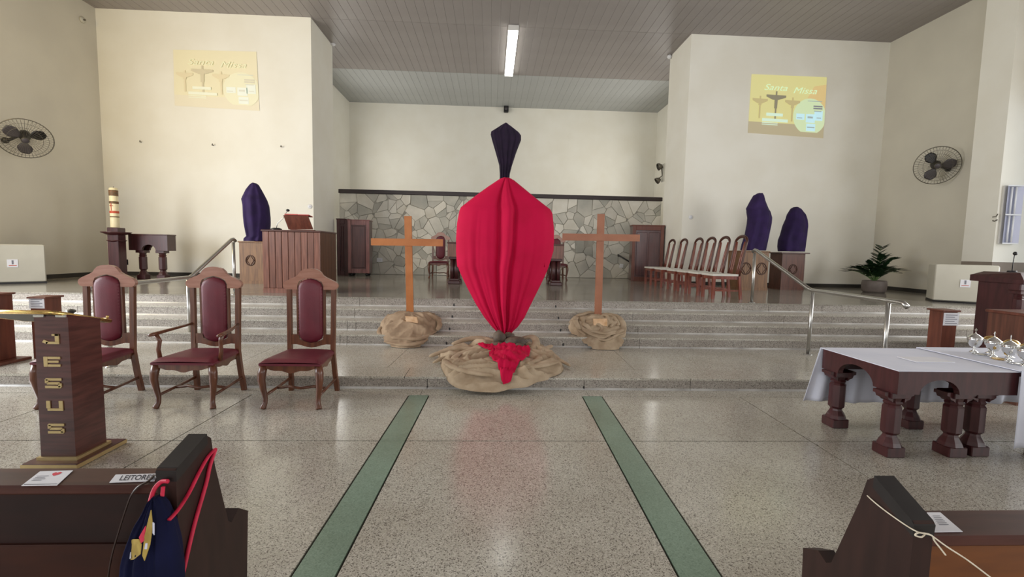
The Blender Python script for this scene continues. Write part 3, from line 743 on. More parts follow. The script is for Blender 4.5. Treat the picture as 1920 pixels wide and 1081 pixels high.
# ================================================================== high-backed chairs
def high_chair(name, arms, label):
    t = thing(name, label, 'chair')
    W = .49; yf, yb = -.27, .27
    # seat
    m = MB(); m.prism([(-.275, yf-.02), (.275, yf-.02), (.23, yb-.03), (-.23, yb-.03)], .405, .425, 'xy')
    def cush(u, v):
        x = (u-.5)*2; y = v
        hw = .275-.045*y
        ed = min(1, (1-abs(x))*8)*min(1, y*10+.02)*min(1, (1-y)*10+.02)
        return (x*hw, (yf-.02)+(yb-yf-.01)*y, .425+.032*ed**.5+.008*math.cos(x*1.5))
    m.grid(cush, 21, 19)
    m.obj('seat', 'leather', t)
    # apron, scalloped
    def scallop(w, z0=.405, h=.05, amp=.018):
        pts = [(-w, z0), (w, z0)]
        for i in range(25):
            x = w-2*w*i/24; pts.append((x, z0-h-amp*(math.cos(x/w*PI*1.0)*.9+.35*math.cos(x/w*PI*3))))
        return pts
    f = MB(); f.prism(scallop(.235), yf, yf+.025)
    M_ = lambda s: Matrix(((0, -1*0, 0, 0), (0, 0, 0, 0), (0, 0, 0, 0), (0, 0, 0, 1)))
    for s in (-1, 1):
        pts = scallop(.22)
        vs = [(s*(.255-.035*((p[0]+.22)/.44)), p[0], p[1]) for p in pts]+[(s*(.235-.035*((p[0]+.22)/.44)), p[0], p[1]) for p in pts]
        n = len(pts); f.add(vs, [tuple(range(n)), tuple(range(2*n-1, n-1, -1))]+[(i, i+n, (i+1) % n+n, (i+1) % n) for i in range(n)])
    f.bb(-.2, .2, yb-.05, yb-.025, .34, .405)
    f.obj('apron', 'chair_wood', t)
    # cabriole front legs
    for s in (-1, 1):
        m = MB()
        path = [(s*.245, yf+.02, .405), (s*.258, yf+.005, .33), (s*.262, yf-.002, .27), (s*.252, yf+.01, .18), (s*.240, yf+.018, .10), (s*.240, yf+.012, .05), (s*.252, yf-.004, .012), (s*.256, yf-.01, 0)]
        m.tube(path, [.034, .037, .034, .027, .022, .022, .027, .026], 10)
        m.obj('leg', 'chair_wood', t)
    # rear legs run on as the outer stiles of the back
    for s in (-1, 1):
        m = MB()
        pts = [(yb+.03, 0), (yb-.002, .2), (yb-.03, .42), (yb-.005, 1.09)]
        for i in range(3):
            (y0, z0), (y1, z1) = pts[i], pts[i+1]
            x0 = (.235, .222, .215, .222)[i]; x1 = (.235, .222, .215, .222)[i+1]
            w0 = .021; vs = []
            for (yy, zz, xx) in ((y0, z0, x0), (y1, z1, x1)):
                vs += [(s*xx-w0, yy-.02, zz), (s*xx+w0, yy-.02, zz), (s*xx+w0, yy+.02, zz), (s*xx-w0, yy+.02, zz)]
            m.add(vs, [(3, 2, 1, 0), (4, 5, 6, 7), (0, 1, 5, 4), (1, 2, 6, 5), (2, 3, 7, 6), (3, 0, 4, 7)])
        m.obj('leg', 'chair_wood', t)
    # crest rail
    half = [(0, 1.275), (.05, 1.268), (.08, 1.258), (.105, 1.235), (.125, 1.205), (.155, 1.185), (.20, 1.165), (.24, 1.145), (.265, 1.125), (.272, 1.10), (.262, 1.075), (.24, 1.06), (.20, 1.06), (.13, 1.06)]
    in_ = [(.13, 1.10), (.11, 1.145), (.06, 1.168), (0, 1.18)]
    hp = half+in_
    for s in (-1, 1): pass
    pts = [(p[0], p[1]) for p in hp]; pts = pts+[(-p[0], p[1]) for p in reversed(hp[1:-1])]
    cm = MB(); yc = yb-.02
    R1 = half+in_
    # two mirrored halves so each polygon stays simple
    for s in (-1, 1): cm.prism([(s*p[0], p[1]) for p in R1], yc-.022, yc+.018)
    cm.obj('crest_rail', 'crest_sheen', t)
    m = MB()
    for s in (-1, 1):
        m.bb(s*.122, s*.142, yc-.018, yc+.014, .55, 1.09)
    # lower back rail with a dip
    lo = [(.215, .60), (.125, .60), (.118, .555), (.06, .528), (0, .515), (0, .468), (.05, .474), (.10, .49), (.15, .50), (.215, .498)]
    for s in (-1, 1): m.prism([(s*p[0], p[1]) for p in lo], yc-.02, yc+.016)
    m.obj('back_frame', 'chair_wood', t)
    # padded octagonal panel
    oc = [(.118, .60), (.118, 1.09), (.10, 1.13), (.055, 1.158), (0, 1.17), (-.055, 1.158), (-.10, 1.13), (-.118, 1.09), (-.118, .60), (-.10, .555), (-.055, .527), (0, .515), (.055, .527), (.10, .555)]
    m = MB(); n = len(oc); cz_ = .85; rings = []
    for ins, dy in ((1, .012), (1, -.018), (.93, -.038), (.75, -.048), (.3, -.054)):
        rings += [(p[0]*ins, yc+dy, cz_+(p[1]-cz_)*(1-(1-ins)*.5)) for p in oc]
    fs = [tuple(range(n)), tuple(range(4*n, 5*n))]+[(r*n+i, r*n+(i+1) % n, (r+1)*n+(i+1) % n, (r+1)*n+i) for r in range(4) for i in range(n)]
    m.add(rings, fs, True); pad = m.obj('back_pad', 'leather', t)
    m = MB()
    for s in (-1, 1):
        for i in range(17): m.ball((s*.112, yc-.030, .60+i*.031), .0065, 6, 4)
    m.obj('nail_heads', 'leather', pad)['kind'] = 'stuff'
    # low stretchers and the curved cross stretcher
    for s in (-1, 1):
        m = MB(); m.tube([(s*.243, yf+.02, .115), (s*.238, .0, .125), (s*.232, yb-.0, .14)], .0135, 8); m.obj('stretcher', 'chair_wood', t)
    m = MB(); m.tube([(-.238, -.02, .122), (-.17, -.02, .128), (-.12, -.03, .14), (-.05, -.05, .135), (0, -.055, .13), (.05, -.05, .135), (.12, -.03, .14), (.17, -.02, .128), (.238, -.02, .122)], .014, 8)
    m.obj('stretcher', 'chair_wood', t)
    if arms:
        for s in (-1, 1):
            m = MB(); m.tube([(s*.225, yb-.03, .70), (s*.255, .1, .685), (s*.285, -.05, .675), (s*.30, -.19, .668), (s*.303, -.245, .665)], [.017, .018, .022, .025, .018], 8, flat=.7)
            m.obj('armrest', 'chair_wood', t)
            m = MB(); m.tube([(s*.27, -.165, .425), (s*.282, -.17, .52), (s*.272, -.16, .60), (s*.296, -.175, .66)], [.020, .018, .018, .021], 8); m.obj('arm_post', 'chair_wood', t)
    return t
c1 = high_chair('high_backed_chair', False, 'armless high-backed chair with burgundy leather, nearest the crosses of the front row')
c1.location = (-1.815, 4.53, 0)
c2 = high_chair('high_backed_armchair', True, 'burgundy leather high-backed armchair in the middle of the front three')
c2.location = (-2.765, 4.53, 0)
GC = 'carved high-backed chairs with burgundy leather'
for o in (c1, c2): o['group'] = GC
dup(c1, (-3.77, 4.50, 0), 0, 'armless high-backed chair half hidden behind the lettered lectern', GC)
pL = at(824, 514, y=13.1); pR = at(1043, 518, y=13.1)
dup(c1, (pL.x, 13.1, ZS), 0, 'burgundy high-backed chair on the stage before the stone wall, behind the bare orange cross', GC)
dup(c1, (pR.x, 13.1, ZS), 0, 'burgundy high-backed chair on the stage, mostly hidden by the crimson veil', GC)

# ---- altar table hidden behind the red veil
YA = 10.75
xa, xb = at(840, 470, y=YA).x, at(1056, 470, y=YA).x
al = thing('altar_table', 'brown wooden altar table on clustered columns behind the crimson veiled cross', 'table', ((xa+xb)/2, YA, ZS))
W_ = xb-xa; hw = W_/2
MB().bb(-hw-.02, hw+.02, -.02, .82, .93, .97, bev=.008).obj('tabletop', 'counter_top', al)
MB().bb(-hw, hw, 0, .8, .63, .93).obj('apron', 'slat_wood', al)
for s in (-1, 1):
    for yy in (.14, .66):
        m = MB()
        m.box((s*(hw-.14), yy, .60), (.24, .24, .06), bev=.01)
        for i, j in ((-1, -1), (1, -1), (1, 1), (-1, 1)):
            m.lathe([(.045, .08), (.045, .57)], 10, TR(s*(hw-.14)+i*.055, yy+j*.055, 0))
        m.box((s*(hw-.14), yy, .10), (.22, .22, .05), bev=.01); m.box((s*(hw-.14), yy, .04), (.28, .28, .08), bev=.012)
        m.obj('leg', 'mahogany', al)

# ================================================================== stage furniture
# ---- large slatted counter (ambo)
fl, fr = at(491, 549, z=ZS), at(602, 550, z=ZS)
YB = 8.05; x0, x1 = fl.x, fr.x; hc = at(500, 430, y=YB).z-ZS
ct = thing('reading_counter', 'big counter with pinkish vertical slats at the edge of the stage', 'counter', ((x0+x1)/2, YB, ZS))
wc = (x1-x0)/2; dc = .80
MB().bb(-wc+.01, wc-.01, .02, dc, .0, hc-.03).obj('body', 'counter_side', ct)
MB().bb(-wc-.015, wc+.015, -.015, dc+.015, hc-.03, hc, bev=.006).obj('countertop', 'counter_top', ct)
sl = (2*wc)/9
for i in range(9):
    MB().bb(-wc+i*sl+.003, -wc+(i+1)*sl-.003, 0, .02, .08, hc-.03, bev=.006).obj('slat', 'slat_wood', ct)
MB().bb(-wc, wc, -.004, .02, 0, .08).obj('plinth', 'slat_wood', ct)
for i in range(6):
    MB().bb(wc-.01, wc+.004, .004+i*dc/6+.002, .004+(i+1)*dc/6-.002, 0, hc-.03).obj('side_board', 'counter_side', ct)
# slanted book stand, seen from behind
bs = thing('book_stand', 'slanted wooden book stand on the big slatted counter', 'book stand', (at(566, 430, y=8.35).x, 8.35, ZS+hc))
q = [at(531, 403, y=8.25), at(577, 404, y=8.25), at(587, 430, y=8.35), at(541, 430, y=8.35)]
lx = bs.location
m = MB(); A = [(p.x-lx.x, p.y-lx.y, p.z-lx.z) for p in q]
m.add(A+[(a[0], a[1]+.02, a[2]) for a in A], [(0, 1, 2, 3), (7, 6, 5, 4), (0, 4, 5, 1), (1, 5, 6, 2), (2, 6, 7, 3), (3, 7, 4, 0)]); m.obj('board', 'reddish_wood', bs)
MB().bb(-.2, .2, .0, .10, 0, .02).obj('foot', 'reddish_wood', bs)
bk = thing('book', 'open red book resting on the slanted stand of the counter', 'book', (lx.x-.06, 8.30, q[0].z+.004))
MB().bb(-.20, .02, -.04, .14, 0, .018, bev=.004, M=RX(-.12)).obj('cover', 'red_cover', bk)
MB().bb(.022, .22, -.04, .14, -.004, .012, bev=.004, M=RX(-.12)).obj('cover', 'book_red', bk)
# gooseneck microphone on the counter
mp_ = at(518, 428, y=8.4); mh = at(540, 394, y=8.35)
mc = thing('microphone', 'gooseneck microphone on the slatted counter beside the book stand', 'microphone', (mp_.x, 8.4, ZS+hc))
MB().lathe([(.10, 0), (.09, .03), (.05, .045)], 14, ax=1, ay=.8).obj('base', 'black_plastic', mc)
d_ = mh-Vector(mc.location)
MB().tube([(0, 0, .03), (.02, 0, .12), (d_.x*.5, 0, d_.z*.6), (d_.x*.85, -.02, d_.z*.92)], .006, 6).obj('gooseneck', 'steel', mc)
MB().ball((d_.x*.95, -.03, d_.z), .026, 8, 6, (1.3, 1, .9)).obj('capsule', 'black_plastic', mc)

# ---- pedestals and purple veiled statues
def pedestal(px0, px1, pyt, y, label, mtl, wid_top=.0, emb=(0,), side=True):
    a_, b_ = at(px0, pyt, y=y), at(px1, pyt, y=y); h = a_.z*.5+b_.z*.5-ZS; hw = (b_.x-a_.x)/2
    t = thing('pedestal', label, 'pedestal', ((a_.x+b_.x)/2, y, ZS))
    MB().bb(-hw+.02, hw-.02, 0, 2*hw*.8, .0, h-.03).obj('body', mtl, t)
    MB().bb(-hw-wid_top, hw+wid_top, -.02-wid_top, 2*hw*.8+.02+wid_top, h-.03, h, bev=.006).obj('top', 'counter_top' if wid_top else mtl, t)
    MB().bb(-hw+.01, hw-.01, -.01, 2*hw*.8+.01, 0, .06).obj('plinth', mtl, t)
    # round emblem with a lozenge, carved on the front
    for ex in emb:
        m = MB(); r_ = hw*.33
        ring = []
        for k in range(24):
            an = 2*PI*k/24; ring.append((ex*hw+math.cos(an)*r_, -.003, h*.55+math.sin(an)*r_*1.15))
        ring.append(ring[0]); m.tube(ring, .012, 5)
        lz = [(ex*hw-r_*.8, -.003, h*.55), (ex*hw, -.003, h*.55+r_*1.2), (ex*hw+r_*.8, -.003, h*.55), (ex*hw, -.003, h*.55-r_*1.2), (ex*hw-r_*.8, -.003, h*.55)]
        m.tube(lz, .009, 5)
        m.obj('emblem', 'emblem', t)
    return t
pedestal(446, 497, 452, 9.9, 'light wooden pedestal partly behind the big slatted counter', 'pedestal_wood', emb=(-.12,))
pedestal(1388, 1444, 470, 10.4, 'wide light wooden pedestal behind the top of the handrail', 'pedestal_wood', emb=(-.55, .5))
pedestal(1466, 1512, 473, 10.7, 'darker brown pedestal with an overhanging top', 'pedestal_brown', .05, emb=(0,))
def statue(rows, y, depth, label, seed, folds=9, amp=.12):
    rs = rows_world(rows, y)
    t = thing('veiled_statue', label, 'statue', (rs[-1][1], y, rs[-1][0]))
    def fo(u, t_):
        c = 2*PI*u
        return amp*(.6*math.sin(c*folds+t_*3+seed)+.5*math.sin(c*(folds*.5+1)+seed*2-t_*4))*min(1, t_*3)+.12*noise.noise(Vector((math.cos(c)*2, math.sin(c)*2+seed, t_*4)))
    o = veil(rs, y, lambda k: depth*(.25+.75*min(1, k*2.2)), 110, 50, fo, seed); rel(o.obj('veil', 'purple_cloth'), t)
    return t
statue([(343, 474, 479), (346, 470, 484), (355, 463, 489), (368, 457, 496), (374, 455, 499), (385, 458, 502), (405, 459, 504), (420, 461, 504), (435, 464, 503), (443, 466, 503), (447, 461, 503), (452, 460, 503)], 10.15, .26, 'purple veiled statue above the pedestal behind the big slatted counter', 1.0)
statue([(362, 1421, 1429), (366, 1414, 1431), (378, 1407, 1434), (391, 1400, 1439), (396, 1402, 1441), (408, 1404, 1444), (420, 1403, 1443), (440, 1399, 1439), (458, 1393, 1435), (469, 1391, 1432)], 10.65, .25, 'taller purple veiled statue on the wide light pedestal', 3.3, 7)
statue([(388, 1489, 1495), (391, 1484, 1500), (402, 1477, 1508), (412, 1475, 1510), (425, 1470, 1511), (440, 1466, 1510), (450, 1462, 1509), (462, 1461, 1508), (471, 1462, 1506)], 10.95, .24, 'shorter rounded purple veiled statue on the darker pedestal', 5.7, 8)

# ---- tall panelled wooden cupboards at both ends of the stone wall
def cupboard(px0, px1, pyt, y, label, mb_, mf_, ang, casters):
    a_, b_ = at(px0, pyt, y=y), at(px1, pyt, y=y); h = (a_.z+b_.z)/2-ZS; hw = (b_.x-a_.x)/2
    t = thing('cupboard', label, 'cupboard', ((a_.x+b_.x)/2, y, ZS), ang)
    z0 = .08 if casters else .0
    MB().bb(-hw, hw, .03, .42, z0, h-.02).obj('body', mb_, t)
    MB().bb(-hw-.02, hw+.02, -.0, .44, h-.02, h+.01, bev=.005).obj('top', mf_, t)
    for x0_, x1_, nm in ((-hw, -hw+.09, 'stile'), (hw-.09, hw, 'stile')):
        MB().bb(x0_, x1_, .0, .03, z0, h-.02, bev=.004).obj(nm, mf_, t)
    for z_0, z_1 in ((z0, z0+.12), (h-.14, h-.02)):
        MB().bb(-hw+.092, hw-.092, .0, .03, z_0, z_1, bev=.004).obj('rail', mf_, t)
    if not casters:
        for s in (-1, 1): MB().bb(min(s*.02, s*(hw-.12)), max(s*.02, s*(hw-.12)), .012, .03, z0+.16, h-.2, bev=.01).obj('panel', mb_, t)
    else:
        MB().bb(-hw+.12, hw-.12, .014, .03, z0+.15, h-.17, bev=.01).obj('panel', mb_, t)
        for s in (-1, 1):
            for yy in (.06, .34):
                m = MB(); m.lathe([(.045, -.02), (.045, .02)], 12, TR(s*(hw-.08), yy, .046) @ RX(PI/2)); m.obj('caster', 'black_plastic', t)
    return t
cupboard(652, 692, 412, 13.1, 'tall dark cupboard on black casters near the big slatted counter', 'screen_wood', 'screen_frame', .06, True)
cp = cupboard(631, 652, 410, 13.3, 'narrow dark cupboard standing in shade beside the one on casters', 'mahogany', 'mahogany', 0, False)
cupboard(1188, 1245, 422, 13.0, 'tall reddish-brown cupboard behind the row of stick-back chairs', 'screen_wood', 'reddish_wood', -.12, False)

# black handrail on the stone wall and wall sockets
p0, p1 = at(1158, 477, y=14.05), at(1196, 500, y=14.0)
hr = thing('wall_handrail', 'short black handrail sloping down the stone wall beside the reddish cupboard', 'handrail', p0)
m = MB(); m.tube([p0, p1], .022, 8); rel(m.obj('rail', 'black_plastic'), hr)
m = MB(); m.tube([p0+Vector((.05, 0, -.03)), p0+Vector((.05, .13, -.06))], .012, 6); rel(m.obj('bracket', 'black_plastic'), hr)
def plate(px, py, y, wdt, hgt, label, mtl='white_plastic', nm='wall_socket', cat='socket', d=.012, detail=True):
    p = at(px, py, y=y)
    t = thing(nm, label, cat, p)
    MB().box((0, -d/2, 0), (wdt, d, hgt), bev=.003).obj('plate', mtl, t)
    m = MB()
    for s in (-1, 1): m.lathe([(.006, 0), (.006, .004)], 8, TR(s*.018, -d-.001, 0) @ RX(PI/2))
    if detail: m.obj('socket_hole', 'black_plastic', t)
    return t
plate(712, 487, 14.17, .17, .12, 'white socket plate on the stone wall behind the orange cross')
plate(1165, 498, 14.17, .12, .12, 'white socket plate on the stone wall under the black handrail')
plate(1720, 521, YF-.0, .10, .12, 'white socket plate low on the wall beyond the potted plant')
plate(237, 491, YF-.0, .09, .13, 'black socket plate on the wall between candle stand and arched table', 'black_plastic')
for px, py, lb in ((581, 387, 'small white round disc on the wall above the slatted counter'), (1295, 407, 'small white round disc on the wall above the stick-back chairs')):
    p = at(px, py, y=YF)
    t = thing('wall_disc', lb, 'wall fitting', p)
    MB().lathe([(.055, 0), (.055, .012), (.045, .02)], 20, RX(PI/2)).obj('cover', 'white_plastic', t)
    MB().lathe([(.02, .02), (.018, .026)], 12, RX(PI/2)).obj('button', 'cooler_bright', t)
for px, py, lb in ((265, 266, 'small wall hook furthest from the alcove, in the row of three'), (400, 272, 'middle one of the three small wall hooks'), (528, 275, 'small wall hook nearest the alcove, in the row of three')):
    p = at(px, py, y=YF)
    m = MB(); m.tube([(p.x, p.y, p.z), (p.x, p.y-.05, p.z-.01), (p.x+.02, p.y-.07, p.z+.02)], .011, 6)
    tag(m.obj('wall_hook', 'wire'), lb, 'hook')

# ---- candle stand with the paschal candle
YK = 10.3
cb, ctp = at(222, 524, y=YK), at(218, 432, y=YK)
cs = thing('candle_stand', 'tall square burgundy candle stand by the side wall', 'candle stand', (ctp.x, YK, ZS))
hs = ctp.z-ZS+.06
MB().bb(-.11, .11, -.11, .11, .05, hs, bev=.008).obj('column', 'mahogany', cs)
MB().bb(-.2, .2, -.2, .2, 0, .05, bev=.008).obj('foot', 'mahogany', cs)
MB().lathe([(.12, hs-.16), (.16, hs-.15), (.26, hs-.105), (.265, hs-.09), (.15, hs-.10), (.12, hs-.12)], 20, cap=False).obj('collar', 'mahogany', cs)
MB().lathe([(.12, hs-.30), (.17, hs-.275), (.175, hs-.262), (.12, hs-.27)], 20, cap=False).obj('collar', 'mahogany', cs)
zt = at(215, 352, y=YK).z; hk = zt-(ZS+hs)
ck = thing('candle', 'thick decorated ivory candle on the burgundy stand', 'candle', (ctp.x-.02, YK, ZS+hs))
MB().lathe([(.075, 0), (.078, .01), (.075, hk-.02), (.06, hk), (.01, hk-.005)], 24).obj('wax', 'wax', ck)
MB().tube([(0, 0, hk-.02), (.003, 0, hk+.03)], .004, 5).obj('wick', 'black_plastic', ck)
for z0_, z1_, mt_, nm in ((hk-.17, hk-.05, 'candle_art', 'band'), (hk*.60, hk*.66, 'candle_art', 'band'), (hk*.36, hk*.42, 'candle_red', 'band'), (hk*.26, hk*.285, 'candle_art', 'band')):
    m = MB(); m.lathe([(.079, z0_), (.081, z0_+.008), (.081, z1_-.008), (.079, z1_)], 24, cap=False); m.obj(nm, mt_, ck)
m = MB(); m.box((0, -.082, hk*.52), (.012, .006, .16)); m.box((0, -.082, hk*.55), (.06, .006, .012)); m.obj('painted_cross', 'candle_red', ck)

# ---- turned column leg used by the dark arched tables
def column_leg(h, s=1.0):
    m = MB()
    def oct_(r, z, tw=PI/8): return [(r*math.cos(tw+k*PI/4), r*math.sin(tw+k*PI/4), z) for k in range(8)]
    m.box((0, 0, .035*s), (.130*s, .130*s, .07*s), bev=.006)
    vs = []; prof = [(.074, .07), (.064, .095), (.044, .13), (.040, .145), (.058, .165), (.058, h/s-.11), (.047, h/s-.095), (.056, h/s-.08), (.046, h/s-.065), (.054, h/s-.04)]
    for r, z in prof: vs += oct_(r*s, z*s)
    n = len(prof); m.add(vs, [(i*8+k, i*8+(k+1) % 8, (i+1)*8+(k+1) % 8, (i+1)*8+k) for i in range(n-1) for k in range(8)])
    # flutes
    m.box((0, 0, h-.02*s), (.135*s, .135*s, .04*s), bev=.004)
    return m
def arch_panel(m, x0, x1, z0, z1, y0, y1, a0, a1, rise, M=None):
    """a flat board with an arch cut from its lower edge between a0 and a1"""
    m.bb(x0, a0, y0, y1, z0, z1, M=M); m.bb(a1, x1, y0, y1, z0, z1, M=M)
    pts = [(a0, z1)]+[(a0+(a1-a0)*(1-math.cos(PI*i/14))/2, z0+rise*math.sin(PI*i/14)) for i in range(15)]+[(a1, z1)]
    for i in range(1, 15):
        (xa_, za_), (xb_, zb_) = pts[i], pts[i+1]
        m.prism([(xa_, za_), (xb_, zb_), (xb_, z1), (xa_, z1)], y0, y1, 'xz', M)

# small arched table at the back of the stage
YT = 10.6
a_, b_ = at(240, 437, y=YT), at(313, 440, y=YT); ht = (a_.z+b_.z)/2-ZS; hw = (b_.x-a_.x)/2
t = thing('arched_table', 'small dark table with one arch and two column legs near the candle stand', 'table', ((a_.x+b_.x)/2, YT, ZS))
m = MB(); arch_panel(m, -hw, hw, ht-.36, ht-.03, 0, .05, -hw*.34, hw*.38, .13); arch_panel(m, -hw, hw, ht-.36, ht-.03, .23, .28, -hw*.34, hw*.38, .13)
for s in (-1, 1): m.bb(s*hw-.025-(s*.025), s*hw+.025-(s*.025), .05, .23, ht-.36, ht-.03)
m.obj('apron', 'mahogany', t)
MB().bb(-hw-.01, hw+.01, -.01, .29, ht-.03, ht, bev=.006).obj('tabletop', 'mahogany', t)
for s in (-1, 1):
    m = column_leg(ht-.36, 1.35); o = m.obj('leg', 'mahogany', t); o.location = (s*(hw-.2), .13, 0)

# ---- white evaporative coolers on both sides of the stage
def cooler(loc, wd, dp, ht_, rz, label, side_mat):
    t = thing('air_cooler', label, 'air cooler', loc, rz)
    MB().bb(-wd/2, wd/2, 0, dp, .03, ht_, bev=.015).obj('body', 'cooler_white', t)
    m = MB(); m.bb(-wd/2-.004, wd/2+.004, -.004, dp+.004, 0, .03); m.obj('base_frame', 'black_plastic', t)
    for s in side_mat:
        MB().bb(s*wd/2-.006, s*wd/2+.010, .03, dp-.03, .06, ht_-.03, bev=.004).obj('side_cover', 'cooler_bright', t)
        m = MB()
        for i in range(1): m.bb(s*wd/2-.004, s*wd/2+.014, .06, dp-.25, .08, .28)
        m.obj('grille', 'niche_dark', t)
    b = MB().bb(-.07, .07, -.006, 0, ht_*.42, ht_*.62, bev=.002).obj('label_plate', 'paper', t)
    MB().bb(-.012, .012, -.009, -.006, ht_*.50, ht_*.60).obj('mark', 'ink_grey', b)
    MB().bb(-.05, .05, -.009, -.006, ht_*.46, ht_*.475).obj('mark', 'candle_red', b)
    return t
# right one: front edge from (1755,567) to (1830,572)
A, B = at(1752, 566, z=ZS), at(1833, 573, z=ZS)
B = at(1833, 500, y=8.05); B.z = ZS
wd = .82
cooler((8.72, 8.12, ZS), .86, .62, at(1795, 496, y=8.2).z-ZS, -.62, 'white boxy air cooler by the pier, partly behind the dark wooden desk', (1,))
cooler((-8.78, 8.95, ZS), .86, .62, at(40, 458, y=9.1).z-ZS, .78, 'white boxy air cooler by the side wall at the stage edge, nearest the candle stand', (-1,))

# ---- potted plant
YQ = 10.35
pc = at(1638, 545, y=YQ)
pt = thing('potted_plant', 'dark green leafy plant in a low round grey pot against the wall', 'plant', (pc.x, YQ, ZS))
MB().lathe([(.20, 0), (.235, .05), (.245, .18), (.235, .27), (.22, .28), (.20, .27), (.20, .24)], 28).obj('pot', 'pot', pt)
MB().lathe([(.20, .235), (.12, .25), (.001, .255)], 20).obj('soil', 'soil', pt)
rp_ = random.Random(3)
stems = [(-1.0, .30, .62, .05), (-.85, .44, .50, -.2), (-.95, .38, .55, .2), (-.55, .45, .40, -.3), (-.25, .50, .28, .1), (.1, .56, .2, -.25), (.45, .78, .34, .1), (.62, .52, .42, -.25), (.85, .42, .56, .2), (.95, .36, .60, -.05), (.55, .30, .50, -.35), (.2, .42, .3, .3), (-.4, .38, .42, .35), (.75, .60, .3, .3), (-.15, .36, .25, -.35), (.3, .36, .25, -.4)]
lm = None
leafv = [(0, 0, 0), (.022, .02, .004), (.03, .05, .0), (.02, .085, -.006), (0, .11, -.012), (-.02, .085, -.006), (-.03, .05, 0), (-.022, .02, .004), (0, .05, -.007)]
leaf = MB().add(leafv, [(8, i, (i+1) % 8) for i in range(8)], True).mesh('leaf'); leaf.materials.append(MATS['leaf'])
cnt = 0
for dx, hh, out, dy in stems:
    pts = []
    for i in range(9):
        q = i/8
        pts.append(Vector((dx*out*q*1.05, dy*.7*q, .25+hh*math.sin(q*PI*.62 if abs(dx) > .5 and hh < .5 else q*PI*.5)*(1.0 if hh > .5 else .8))))
    m = MB(); m.tube(pts, [.011-.001*i for i in range(9)], 6); st = m.obj('stem', 'leaf_stem', pt)
    for i in range(2, 9):
        for s in (-1, 1):
            if cnt >= 290: break
            o = bpy.data.objects.new('leaf', leaf); COL.objects.link(o); o.parent = st
            tdir = (pts[i]-pts[i-1]).normalized(); sd = tdir.cross(Vector((0, 0, 1))); sd = sd.normalized() if sd.length > .05 else Vector((1, 0, 0))
            yv = (tdir*.55+sd*s*.8+Vector((0, 0, .25))).normalized(); zv = (Vector((0, 0, 1))-yv*yv.z).normalized(); xv = yv.cross(zv)
            k = rp_.uniform(1.5, 2.0)
            M_ = Matrix(((xv.x*k, yv.x*k, zv.x*k, pts[i].x), (xv.y*k, yv.y*k, zv.y*k, pts[i].y), (xv.z*k, yv.z*k, zv.z*k, pts[i].z), (0, 0, 0, 1)))
            o.matrix_local = M_; cnt += 1

# ---- row of six stick-back chairs seen from the side
def stick_chair():
    """seat towards -x, back at x = 0"""
    t = thing('stick_back_chair', 'x', 'chair')
    W2 = .225
    m = MB(); m.prism([(-.50, -W2), (-.50, W2), (-.02, W2-.01), (-.02, -W2+.01)], .42, .455, 'xy')
    m.obj('seat', 'white_upholstery', t)
    m = MB()
    m.bb(-.48, -.03, -W2+.012, -W2+.032, .36, .42); m.bb(-.48, -.03, W2-.032, W2-.012, .36, .42); m.bb(-.485, -.46, -W2+.03, W2-.03, .36, .42); m.bb(-.04, -.02, -W2+.03, W2-.03, .36, .42)
    m.obj('seat_frame', 'stick_wood', t)
    for s in (-1, 1):
        m = MB(); m.box((-.465, s*(W2-.028), .21), (.045, .045, .42), taper=(1.1, 1.1)); m.obj('leg', 'stick_wood', t)
        m = MB(); y_ = s*(W2-.022)
        m.add([(a+i, y_+j, z) for a, z in ((.05, 0), (.0, .42)) for i, j in ((-.022, -.02), (.022, -.02), (.022, .02), (-.022, .02))], [(3, 2, 1, 0), (4, 5, 6, 7), (0, 1, 5, 4), (1, 2, 6, 5), (2, 3, 7, 6), (3, 0, 4, 7)]); m.obj('leg', 'stick_wood', t)
        m = MB(); m.bb(-.46, .01, s*(W2-.028)-.01, s*(W2-.028)+.01, .14, .165); m.obj('stretcher', 'stick_wood', t)
    MB().bb(-.24, -.22, -W2+.03, W2-.03, .145, .165).obj('stretcher', 'stick_wood', t)
    # hooped back leaning backwards
    def B_(y, z): return (.0+.13*(z-.42)/.74-.0, y, z)
    m = MB(); path = []
    for z in (.42, .6, .8, .98): path.append(B_(-W2+.02+(z-.42)*.01, z))
    for i in range(11):
        an = PI*(1-i/10); path.append(B_(.2*math.cos(an), 1.03+.12*math.sin(an)))
    for z in (.98, .8, .6, .42): path.append(B_(W2-.02-(z-.42)*.01, z))
    rs = [.022]*4+[.024, .026, .028, .03, .031, .031, .031, .03, .028, .026, .024]+[.022]*4
    m.tube(path, rs, 8, flat=.8); m.obj('hoop', 'dark_stick_wood', t)
    for k, (yb_, yt_) in enumerate(((-.15, -.165), (-.085, -.13), (.085, .13), (.15, .165))):
        pts = []
        for q in range(6):
            z = .43+q*.62/5; f_ = q/5
            yy = yb_+(yt_-yb_)*f_**2
            pts.append(B_(yy, z))
        m = MB(); m.tube(pts, [.016, .018, .020, .020, .018, .015], 6, flat=.6); m.obj('spindle', 'stick_wood', t)
    return t
s0 = stick_chair(); xs_ = 4.57
labs = ['nearest stick-back chair of the row, closest to the stage edge', 'second stick-back chair of the row, counted from the stage edge', 'third stick-back chair of the row, counted from the stage edge',
        'fourth stick-back chair of the row, counted from the stage edge', 'fifth stick-back chair of the row, next to last towards the cupboard', 'farthest stick-back chair of the row, beside the reddish cupboard']
ys_ = [8.42, 9.03, 9.60, 10.18, 10.98, 11.72]
s0.location = (xs_-.06, ys_[0], ZS); s0['label'] = labs[0]; s0['group'] = 'white-seated stick-back chairs in a row'
for i in range(1, 6):
    dup(s0, (xs_-.06-(.30 if i == 9 else 0), ys_[i], ZS), 0, labs[i])

